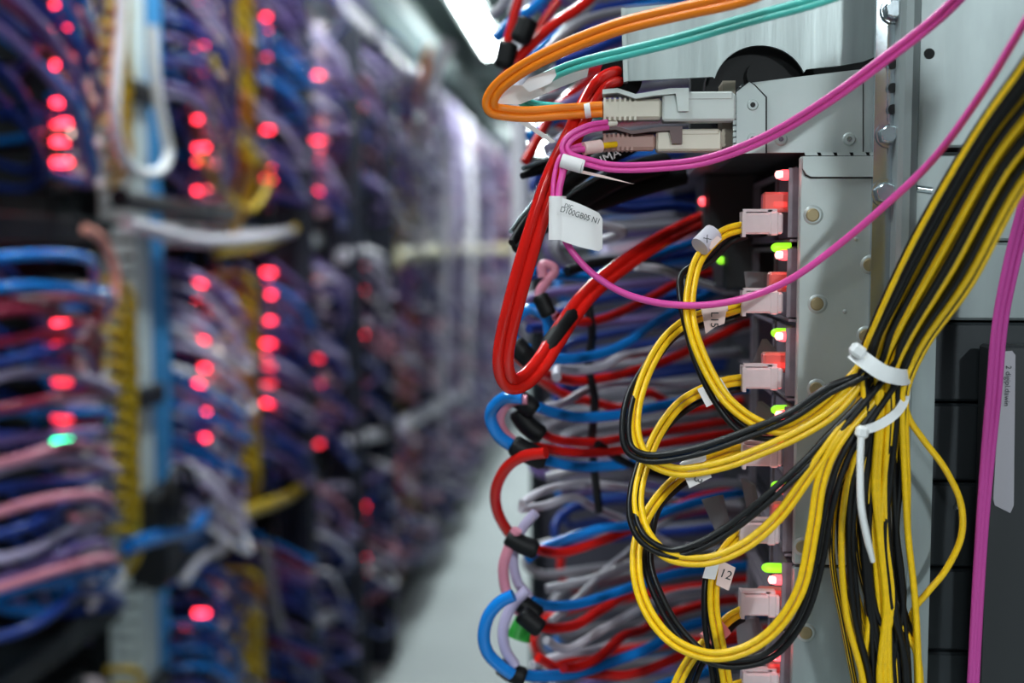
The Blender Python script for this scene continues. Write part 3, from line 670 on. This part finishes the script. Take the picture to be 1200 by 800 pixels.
tie([(1000, 412, .428), (1016, 424, .4235), (1034, 436, .4225), (1050, 441, .4235), (1062, 442, .428), (1069, 438, .437)], (1005, 411, .426, 35), (.0055, .0048, .0046), None, 'upper white nylon tie around the yellow and black bundle', 9)
tie([(1008, 505, .431), (1026, 500, .4285), (1042, 491, .4285), (1054, 480, .4300), (1061, 466, .433), (1063, 450, .440)], (1010, 506, .428, 10), (.0044, .0045, .0046), [(1009, 512, .427), (1008, 545, .426), (1009, 590, .425), (1015, 625, .426), (1023, 658, .428)], 'lower white nylon tie with a long tail around the bundle', 5)
# ---------------------------------------------------------------- pink fibres
def fibre(t, pts, r, mt, name, gap, n=8, two=True):
    base = px(pts, n=n)
    for s in ((-.5, .5) if two else (0,)):
        m = MB(); m.tube(shift(base, s*gap), r, 8); m.build(name, mt, t)
t = thing('fibre_cable', P(690, 195, .462), 'pink twin fibre rising from the lower transceiver across the switch', 'cable')
fibre(t, [(1150, -30, .40), (1100, 20, .408), (1040, 67, .418), (970, 118, .430), (900, 160, .442), (830, 187, .452), (770, 195, .458), (720, 196, .461), (690, 190, .462), (668, 183, .462), (662, 172, .463), (670, 160, .464), (690, 150, .466), (712, 146, .470)], .00108, pink, 'pink_strand', .0021)
m = MB(); m.tube([P(658, 188, .4605), P(682, 195, .4600)], .0028, 12); m.tube([P(682, 195, .4600), P(684, 195.5, .4600)], .0027, 12); m.build('label_wrap', paper, t)
lab(t, [(661, 193), (684, 200), (706, 205), (744, 216), (700, 207), (676, 202)], .460, None, 0, None, None, None, pinkpaper)
m = MB(); m.tube([P(704, 147, .470), P(722, 144, .474)], .0011, 8); m.build('boot', mat('cream boot', (.80, .76, .66), .4), t)
t = thing('fibre_cable', P(660, 270, .458), 'pink fibre carrying the large white flag label, dipping in a long curve', 'cable')
fibre(t, [(1235, -30, .375), (1200, 28, .384), (1150, 110, .396), (1095, 185, .410), (1040, 238, .422), (985, 285, .434), (930, 325, .443), (880, 347, .449), (830, 357, .452), (780, 356, .455), (735, 345, .457), (700, 325, .458), (676, 302, .459), (662, 280, .459), (655, 255, .4595), (655, 225, .460), (659, 205, .461), (664, 180, .464), (680, 175, .466), (704, 175, .470)], .00135, pink, 'pink_strand', 0, two=False)
m = MB(); m.tube(px([(649, 240, .461), (648, 220, .461), (652, 195, .463), (660, 180, .465), (680, 170, .468), (704, 170, .472)]), .0009, 8); m.build('pink_strand', pink, t)
m = MB(); m.tube([P(684, 174, .4665), P(704, 171, .470)], .0026, 10); m.build('label_wrap', pinkpaper, t)
m = MB(); m.tube([P(704, 171, .470), P(722, 169, .474)], .0012, 8); m.build('boot', yellow, t)
# the flag: rolled sleeve and curved sheet
m = MB(); m.tube([P(653.5, 230, .4585), P(653, 281, .4585)], .0033, 18)
vs = []; fs = []; N = 12
for k in range(N+1):
    f = k/N; x = 655+51*f; top = 231+5*f+23*(f**1.3)*.55; top += 3*f*f; bot = 281+14*f+1.5*math.sin(f*3.1)
    if f > .93: top += 5; bot -= 4
    Y = .4565-.0035*math.sin(f*math.pi*.9)
    vs += [P(x, top, Y), P(x, bot, Y)]
for k in range(N): fs.append((2*k, 2*k+1, 2*k+3, 2*k+2))
m.add(vs, fs, 0, True); o = m.build('flag_label', paper, t); WL[o.name] = WL[t.name]
text('lettering', 'D100GB05 N1', .0030, P(680, 252.5, .4522), (1, 0, -.33), (.12, 0, 1), o, stretch=.86)
text('lettering', 'DJC', .0022, P(666.5, 242, .4537), (1, 0, -.3), (.1, 0, 1), o, stretch=.9)
# magenta strands hanging at the right edge
for k, (dx, lb) in enumerate(((0, 'left'), (6, 'middle'), (13, 'right'))):
    m = MB(); m.tube(px([(1225+dx, 120, .430), (1200+dx, 225, .436), (1180+dx, 305, .440), (1166+dx*.9, 380, .444), (1158+dx*.9, 470, .446), (1150+dx*.7, 570, .447), (1143+dx*.6, 680, .448), (1134+dx*.6, 850, .449)]), .00115, 8)
    tag(m.build('fibre_cable', magenta), '%s of the violet pink fibres hanging down at the right edge' % lb, 'cable')
# black box with the long strip label
BX = thing('equipment_box', P(1200, 800, .455), 'black box at the lower right edge with a long upright grey label', 'box')
a, b_ = P(1160, 405, .455), P(1275, 800, .455)
m = MB(); m.box(((a.x+b_.x)/2, .462, (a.z+b_.z)/2-.03), (b_.x-a.x, .012, a.z-b_.z+.06), bev=.001); m.build('casing', dark, BX)
m = MB(); m.prism(poly([(1174, 412), (1186, 411), (1190, 416), (1188, 592), (1184, 601), (1166, 592), (1164, 585)], .4555), (0, .0004, 0)); lo = m.build('strip_label', mat('grey label film', (.34, .32, .36), .5), BX); WL[lo.name] = WL[BX.name]
text('lettering', '2 digipl.dawin', .0028, P(1180.5, 452, .4552), (-.02, 0, -1), (1, 0, 0), lo)
# ---------------------------------------------------------------- orange and teal fibres
t = thing('fibre_cable', P(600, 125, .470), 'orange twin fibre arching from the beige transceiver over to the top right', 'cable')
fibre(t, [(930, -28, .40), (870, -3, .410), (800, 13, .422), (730, 30, .434), (670, 52, .446), (620, 76, .456), (588, 98, .464), (575, 116, .468), (577, 128, .470), (592, 132, .472), (620, 134, .472), (660, 131, .472), (706, 128, .472)], .0017, orange, 'orange_strand', .0029)
m = MB(); m.tube([P(685, 130, .472), P(692, 129, .472)], .0030, 12); m.build('clip', paper, t)
for q in ([(566, 112), (588, 100), (625, 100), (655, 90), (690, 80), (688, 90), (652, 104), (610, 122), (580, 122)],
          [(572, 122), (592, 124), (604, 133), (652, 166), (646, 168), (600, 138), (578, 134)]):
    m = MB(); m.prism(poly(q, .4715), (0, .0003, 0)); m.build('tape_flag', mat('translucent tape', (.78, .72, .70), .4, trans=.25), t)
t = thing('fibre_cable', P(650, 90, .475), 'teal twin fibre running under the orange one to the top edge', 'cable')
fibre(t, [(1040, -30, .408), (960, 0, .415), (880, 22, .424), (800, 45, .434), (740, 60, .444), (690, 72, .454), (655, 84, .464), (625, 100, .474), (612, 116, .480), (625, 124, .482), (660, 128, .482), (706, 134, .480)], .00125, teal, 'teal_strand', .0022)
m = MB(); m.prism(poly([(612, 100), (618, 92), (650, 80), (652, 88), (645, 98), (620, 108)], .462), (0, .0004, 0)); m.build('label_flag', paper, t)
# ---------------------------------------------------------------- big red twin cable and its sleeve
t = thing('patch_cable', P(600, 450, .47), 'large red twin cable hanging in a long narrow loop left of the flag label', 'cable')
fibre(t, [(732, 92, .50), (722, 90, .495), (706, 98, .486), (690, 120, .480), (668, 165, .474), (645, 215, .470), (622, 285, .468), (605, 345, .468), (592, 400, .470), (590, 430, .472), (597, 448, .476), (612, 447, .482), (632, 428, .492), (650, 400, .502), (668, 372, .512), (690, 344, .525), (720, 318, .545), (760, 290, .57), (800, 268, .60), (860, 240, .66)], .0024, red, 'red_strand', .0040)
m = MB(); m.tube([P(640, 411, .499), P(644, 405, .501), P(668, 372, .513), P(672, 367, .515)], [.003, .0042, .0042, .003], 12); m.build('sleeve', rubber, t)
m = MB(); c = P(719, 91, .4985); m.cyl(c, c+Vector((.006, .006, .001)), .0082, 24); tag(m.build('grommet', rubber), 'black rubber grommet where the red cable enters beside the steel plate', 'grommet')
# ---------------------------------------------------------------- black connectors behind the flag
for i, (q, rr_, lb) in enumerate((([(600, 285), (620, 258), (650, 225), (700, 190), (745, 168)], .0040, 'black connector boot pointing down left, upper one'),
                   ([(604, 292), (640, 262), (680, 232), (730, 205), (780, 190)], .0052, 'black connector boot behind the white flag label'),
                   ([(612, 206), (640, 196), (680, 180), (720, 165), (760, 160)], .0036, 'black connector boot above the flag label'),
                   ([(660, 258), (690, 240), (740, 222), (800, 205)], .0050, 'black connector boot right of the white flag label'))):
    pp = px([(x, y, .505+.012*k+.012*i) for k, (x, y) in enumerate(q)])
    t = thing('connector', pp[0], lb, 'connector')
    m = MB(); n_ = len(pp); m.tube(pp, [rr_*min(1, .45+1.2*k/n_) for k in range(n_)], 8); m.build('boot', rubber, t)
    m = MB(); m.tube([p+Vector((-.002, -rr_*.9, rr_*.6)) for p in pp[2:int(n_*.75)]], .0011, 6); m.build('bail_wire', zinc, t)
    if i == 1: text('lettering', 'HMA', .0052, P(712, 185, .500), (1, 0, .5), (-.5, 0, 1), t, m=paper)
# ---------------------------------------------------------------- cables of the right row, each traced
TR = [
 ('blue', .0030, [(640, 420), (672, 420), (705, 414), (735, 401), (765, 380), (800, 360), (860, 330)], .56, .70),
 ('blue', .0030, [(660, 402), (645, 395), (640, 372), (622, 362), (608, 370), (600, 388), (606, 402), (620, 410)], .555, .56),
 ('blue', .0030, [(628, 476), (650, 484), (682, 489), (725, 486), (762, 478), (810, 468), (870, 455)], .55, .68),
 ('blue', .0032, [(612, 466), (592, 466), (578, 478), (575, 492), (584, 510), (600, 522), (618, 530)], .53, .54),
 ('rose', .0026, [(618, 468), (600, 470), (588, 482), (586, 496), (594, 510), (612, 524)], .537, .545),
 ('red', .0028, [(596, 395), (602, 415), (626, 432), (648, 441), (675, 446), (712, 442), (755, 431), (800, 414), (870, 380)], .55, .68),
 ('red', .0026, [(630, 505), (655, 516), (700, 518), (745, 510), (800, 502), (870, 490)], .57, .70),
 ('red', .0026, [(626, 523), (660, 529), (700, 530), (750, 524), (800, 516), (870, 505)], .55, .66),
 ('blue', .0030, [(636, 538), (660, 544), (690, 547), (740, 543), (790, 536), (850, 524)], .55, .66),
 ('red', .0029, [(640, 530), (612, 535), (592, 550), (581, 575), (584, 602), (598, 626), (612, 637), (635, 645), (660, 647), (700, 635), (738, 620), (775, 604), (815, 584), (870, 572)], .525, .68),
 ('blue', .0029, [(622, 704), (645, 710), (675, 708), (707, 699), (745, 686), (790, 672), (840, 665)], .55, .66),
 ('rose', .0028, [(606, 620), (597, 640), (590, 665), (594, 695), (606, 714), (622, 724)], .54, .55),
 ('red', .0029, [(630, 733), (650, 736), (675, 732), (702, 716), (740, 693), (790, 668), (840, 650)], .55, .68),
 ('red', .0028, [(660, 782), (680, 780), (704, 768), (730, 745), (752, 738), (784, 720), (830, 706)], .56, .68),
 ('blue', .0031, [(590, 783), (600, 788), (630, 792), (672, 789), (712, 777), (760, 759), (800, 735), (850, 722)], .53, .66),
 ('blue', .0032, [(602, 697), (585, 706), (572, 722), (567, 745), (572, 765), (586, 780), (600, 790)], .525, .53),
 ('lilac', .0028, [(618, 690), (600, 710), (590, 735), (592, 760), (604, 780)], .54, .54),
 ('lilac', .0026, [(628, 600), (612, 620), (602, 650), (606, 680), (620, 700)], .55, .55),
 ('white', .0024, [(612, 590), (632, 577), (662, 569), (702, 568), (748, 575), (800, 590)], .58, .70),
 ('white', .0024, [(610, 596), (640, 592), (672, 583), (702, 598), (732, 610), (790, 640)], .59, .70),
 ('grey', .0024, [(646, 728), (678, 700), (715, 664), (740, 644), (790, 600)], .59, .72),
 ('white', .0024, [(640, 750), (665, 760), (702, 740), (748, 714), (792, 696), (840, 690)], .57, .68),
 ('white', .0024, [(624, 779), (664, 766), (702, 760), (740, 742), (800, 712)], .58, .70),
 ('white', .0026, [(652, 442), (655, 432), (680, 434), (710, 428), (728, 418), (760, 412), (820, 392)], .57, .68),
 ('white', .0023, [(640, 476), (662, 472), (690, 456), (730, 448), (780, 450), (850, 446)], .58, .70),
 ('red', .0027, [(642, 365), (660, 374), (690, 377), (722, 368), (760, 350), (810, 325), (870, 312)], .57, .70),
 ('navy', .0026, [(620, 385), (650, 382), (690, 376), (740, 362), (800, 345)], .60, .70),
 ('navy', .0028, [(615, 325), (640, 318), (680, 320), (730, 312), (790, 300), (850, 290)], .60, .72),
 ('blue', .0028, [(622, 318), (655, 322), (700, 324), (750, 305), (800, 288), (860, 272)], .58, .70),
 ('rose', .0026, [(636, 325), (636, 310), (650, 316), (640, 330), (632, 345), (640, 362), (650, 370)], .57, .57),
 ('white', .0026, [(700, 262), (730, 272), (690, 285), (660, 285)], .60, .62),
 ('white', .0024, [(745, 312), (775, 316), (800, 326), (850, 340)], .60, .66),
 ('navy', .0028, [(700, 240), (740, 246), (790, 242), (850, 250)], .60, .68),
 ('black', .0024, [(688, 350), (694, 390), (690, 430), (697, 470), (694, 520), (702, 600)], .60, .62),
 ('black', .0024, [(700, 520), (730, 540), (760, 552), (800, 560)], .585, .64),
 ('black', .0028, [(664, 318), (700, 308), (740, 306), (800, 322), (860, 345)], .59, .68),
 ('red', .0028, [(625, 440), (660, 462), (690, 470), (730, 478), (760, 460), (800, 480), (860, 470)], .64, .72),
 ('red', .0028, [(630, 770), (660, 786), (700, 790), (740, 790), (780, 776), (820, 758), (860, 750)], .58, .66),
 ('blue', .0028, [(640, 830), (740, 815), (780, 800), (820, 790), (860, 770)], .57, .64),
 ('blue', .0028, [(618, 655), (640, 640), (700, 620), (740, 615), (790, 596), (840, 582), (880, 575)], .60, .68),
 ('grey', .0028, [(640, 560), (700, 548), (770, 560), (800, 570), (850, 566), (880, 570)], .62, .66),
 ('grey', .0028, [(640, 690), (690, 680), (740, 660), (780, 640), (830, 648), (880, 640)], .62, .68),
 # top left of the rack
 ('red', .0030, [(588, 95), (605, 72), (625, 50), (650, 28), (680, 8), (705, -15)], .60, .62),
 ('red', .0028, [(592, 60), (598, 35), (605, 10), (612, -15)], .64, .64),
 ('blue', .0032, [(600, 88), (622, 70), (642, 50), (668, 30), (710, 18), (770, 5)], .63, .72),
 ('navy', .0032, [(640, 60), (660, 38), (690, 16), (720, 8), (770, 0)], .66, .74),
 ('blue', .0034, [(580, 45), (600, 25), (622, 12), (640, -5), (650, -20)], .66, .68),
 ('grey', .0028, [(640, 62), (662, 40), (690, 22), (725, 14), (770, 10)], .615, .70),
 ('grey', .0028, [(650, 50), (668, 28), (690, 8), (705, -12)], .63, .68),
 ('navy', .0032, [(655, 75), (690, 62), (730, 44), (780, 30)], .65, .72),
 ('purple', .0032, [(650, 130), (680, 115), (710, 100), (760, 90)], .60, .68),
 ('blue', .0030, [(620, 160), (650, 140), (690, 128), (740, 120)], .64, .70),
 ('red', .0028, [(615, 190), (650, 130), (690, 95), (740, 70)], .62, .70),
 ('lilac', .0030, [(640, 175), (680, 150), (720, 140), (770, 135)], .63, .70),
 ('red', .0026, [(655, 0), (640, 20), (628, 38), (610, 50)], .67, .67),
 ('grey', .0034, [(575, 20), (590, 5), (600, -15)], .70, .70),
]
cname = {**pal, 'black': black, 'grey': grey, 'white': mat('off white jacket', (.50, .47, .53), .3)}
for k, (cn, r, pts, ya, yb2) in enumerate(TR):
    n_ = len(pts); pp = px([(p[0], p[1], ya+(yb2-ya)*(i/(n_-1))**1.3) for i, p in enumerate(pts)], n=6)
    if pts[-1][0] >= 770 and cn != 'black':
        e = pp[-1]; d = (pp[-1]-pp[-4]).normalized()
        for q_ in (.02, .045, .08): pp.append(Vector((e.x+q_*1.0, e.y+q_*.5, e.z+d.z*q_*.4)))
    m = MB(); m.tube(pp, r*.92, 9)
    my = sum(p[1] for p in pts)/n_
    where = 'above the orange fibre' if my < 100 else 'left of the transceivers' if my < 240 else 'level with the topmost plug' if my < 330 else 'level with the second plug' if my < 400 else 'level with the third plug' if my < 470 else 'level with the fourth plug' if my < 560 else 'level with the fifth plug' if my < 650 else 'level with the 12 label' if my < 720 else 'at the bottom edge'
    cw = cn if cn != 'rose' else 'pale red'
    sh_ = 'hook' if max(p[0] for p in pts) < 665 else 'long cable'
    lbl = '%s %s at right rack, %s, %s such' % (cw, sh_, where, nth(('t', cw, sh_, where)))
    tag(m.build('patch_cable', cname[cn]), lbl, 'cable', 'near right cables: '+lbl)
# black sleeves gripping the loops
for i, (pts, r, lb) in enumerate([
    ([(602, 402), (612, 412), (625, 425), (632, 432)], .0045, 'left of the red cable sleeve'), ([(600, 462), (612, 470), (628, 482)], .0045, 'at the top of the blue ring'),
    ([(606, 480), (618, 498), (636, 512)], .0048, 'right of the blue ring'), ([(600, 520), (618, 530), (640, 540)], .0050, 'at the foot of the blue ring'),
    ([(594, 628), (612, 638), (630, 645)], .0044, 'on the round red loop'), ([(604, 702), (618, 712), (632, 722)], .0046, 'under the pale red loops'),
    ([(610, 718), (622, 728), (634, 738)], .0046, 'just below the pale red loops'), ([(586, 778), (600, 788), (616, 794)], .0048, 'at the bottom of the lowest blue loop'),
    ([(632, 345), (638, 358), (644, 370)], .0038, 'on the small pale loop left of the pink fibre'), ([(608, 50), (616, 32), (620, 22)], .0052, 'up in the top left cables'), ([(590, 80), (594, 62), (596, 50)], .0050, 'near the bright lamp')]):
    m = MB(); pp = px([(x, y, .535+.006*(i % 3)) if y > 100 else (x, y, .60) for x, y in pts], n=5); n_ = len(pp)
    m.tube(pp, [r*(.75 if k in (0, n_-1) else 1) for k in range(n_)], 10); tag(m.build('cable_sleeve', rubber), 'black sleeve gripping the cables %s' % lb, 'sleeve')
c = P(607, 748, .56); m = MB(); m.tube([c, c+Vector((.004, .002, .012))], [.006, .004], 10); tag(m.build('connector', mat('green plastic', (.02, .25, .03), .4)), 'small green connector inside the lowest left loops', 'connector')
# deeper layer in the right row: procedural loops leaving the module faces
def right_loop(y, z, out, drop, dy):
    return [Vector((.13, y+.02, z)), Vector((.07, y, z-.004)), Vector((.0, y-dy*.3, z-drop*.35)), Vector((out*.8, y-dy*.7, z-drop*.5)), Vector((out, y-dy, z-drop*.8)), Vector((out*.75, y-dy*.8, z-drop*1.15)), Vector((.0, y-dy*.3, z-drop*1.1)), Vector((.07, y, z-drop*.9)), Vector((.13, y+.02, z-drop*.8))]
cn_list = ['navy', 'purple', 'red', 'grey', 'navy', 'grey', 'purple', 'blue']; pal['grey'] = grey
for k in range(66):
    row = k % 3; y = (.76, .84, .93)[row]+rnd.uniform(-.03, .03); z = 1.02+.72*(k/66)+rnd.uniform(-.01, .01)
    cn = rnd.choice(cn_list); out = rnd.uniform(-.052, -.028)*(1 if row == 0 else .9)
    m = MB(); m.tube(spline(right_loop(y, z, out, rnd.uniform(.02, .05), .03), 5), .0029, 7)
    lv = 'above the flag label' if z > 1.46 else 'level with the upper plugs' if z > 1.36 else 'level with the middle plugs' if z > 1.27 else 'level with the lowest plugs' if z > 1.18 else 'near the bottom edge'
    tag(m.build('patch_cable', pal[cn]), 'dim %s cable behind near loops, %s, %s %s from below' % (cn, lv, nth(('d', cn, lv)), cn), 'cable', '%s cables deep in the right rack, %s' % (cn, lv))
m = MB(); cl = ['purple', 'lilac', 'navy', 'rose', 'white', 'blue']
for y in [1.15+.16*k for k in range(26)]:
    for j in range(26):
        z = .25+1.85*(j+rnd.random())/26
        m.tube(spline(right_loop(y, z, rnd.uniform(-.02, .01), rnd.uniform(.03, .08), .04), 3), .004, 6, rnd.choice([0, 0, 1, 2, 2, 3, 4, 5]))
tag(m.build('patch_cable_mass', [pal[c] for c in cl]), 'dense mass of blurred cables of the right rack row receding into the distance', 'cables', kind='stuff')
for i, (ya, yb2) in enumerate(((1.12, 1.9), (1.92, 2.7), (2.72, 3.5), (3.52, 4.3), (4.32, 5.3))):
    R = thing('server_rack', (.35, (ya+yb2)/2, 0), '%s rack behind the near right one, mostly hidden by cables' % ['first', 'second', 'third', 'fourth', 'fifth'][i], 'rack', 'far racks of the right row')
    m = MB(); m.box((.36, (ya+yb2)/2, 1.05), (.40, yb2-ya, 2.0), bev=.01); m.build('cabinet', dark, R)
    m = MB(); m.box((.14, ya+.02, 1.05), (.04, .03, 2.0)); m.build('post', anthr, R)
# module stack body continuing behind the traced cables
m = MB(); m.box((.16, .86, .70), (.06, .50, 1.35), bev=.003); m.box((.125, .64, .70), (.012, .015, 1.35)); tag(m.build('server_unit', dark), 'dark equipment block behind the near right cables', 'server')
m = MB(); c = P(821, 236, .60); m.tube([c+Vector((.002, 0, 0)), c, c+Vector((-.001, 0, 0))], [.0022, .0022, .001], 10)
t = thing('server_unit', (.15, .62, 1.41), 'black unit under the switch with one small red light', 'server'); m.build('red_lamp', ledred_n, t)
m = MB(); m.box((c.x+.052, .63, c.z), (.10, .06, .03), bev=.002); m.build('housing', dark, t)
c = P(843, 305, .60); m = MB(); m.tube([c+Vector((.002, 0, 0)), c, c+Vector((-.001, 0, 0))], [.0018, .0018, .001], 10)
t = thing('server_unit', (.15, .62, 1.37), 'black unit left of the topmost plug with a dim green light', 'server'); m.build('green_lamp', ledgreen, t)
m = MB(); m.box((c.x+.042, .63, c.z), (.08, .06, .03), bev=.002); m.build('housing', dark, t)

m = MB(); a = P(612, 300, 1.5); m.tube(spline([(a.x, a.y, 2.75), (a.x+.002, a.y, 2.1), (a.x-.002, a.y, 1.7), (a.x, a.y, 1.42), (a.x+.01, a.y, 1.32), (a.x+.06, a.y, 1.25)], 5), .013, 10)
tag(m.build('cable_riser', white), 'pale upright cable riser seen just left of the big red cable', 'cable riser')
# upright cable manager that closes the view between the near loops and the floor
xa = P(623, 600, 1.03).x; zt2 = P(640, 300, 1.03).z
t = thing('cable_manager', (.03, 1.03, 0), 'upright mauve grey cable manager behind the near right cable loops', 'cable manager')
m = MB(); m.box(((xa+.14)/2, 1.03, zt2/2), (.14-xa, .012, zt2), bev=.003); m.build('upright', mat('mauve grey coat', (.075, .068, .095), .5, noise=.3, nscale=9), t)
m = MB(); m.box((xa+.004, 1.02, zt2/2), (.008, .03, zt2), bev=.003); m.build('edge_trim', anthr, t)

# dark gear in front of the lower part of the pale duct, and added dark uprights painting the shade of gaps between the far left bays
a = PX(165, 625, XL); t = thing('junction_box', (XL, a.y, a.z-.1), 'black box with a coiled black lead in front of the pale ribbed duct', 'box')
m = MB(); m.box((XL+.03, a.y-.01, a.z), (.07, .10, .17), bev=.012); m.build('casing', dark, t)
m = MB(); m.tube(spline([(XL+.07+.012*math.cos(k*.5), a.y-.01+.055*math.cos(k*.8), a.z+.07+.05*math.sin(k*.8)) for k in range(16)], 4), .006, 8); m.build('coiled_lead', black, t)
for px_, w_, lb in ((407, .13, 'beyond the fourth left bay'), (347, .05, 'beyond the third left bay'), (448, .10, 'beyond the fifth left bay')):
    a = PX(px_, 300, XL+.05); m = MB()
    m.prism([(XL+.0, a.y-w_/2, 0), (XL+.085, a.y-w_/2, 0), (XL+.085, a.y-w_/2+.012, 0), (XL+.02, a.y-w_/2+.012, 0), (XL+.02, a.y+w_/2-.012, 0), (XL+.085, a.y+w_/2-.012, 0), (XL+.085, a.y+w_/2, 0), (XL, a.y+w_/2, 0)], (0, 0, 2.05))
    tag(m.build('gap_shade', mat('gap shade blue black', (.012, .015, .028), .5)), 'added dark upright painting the shaded gap %s' % lb, 'gap shade')  # dark colour and shape stand in for the shade between bays
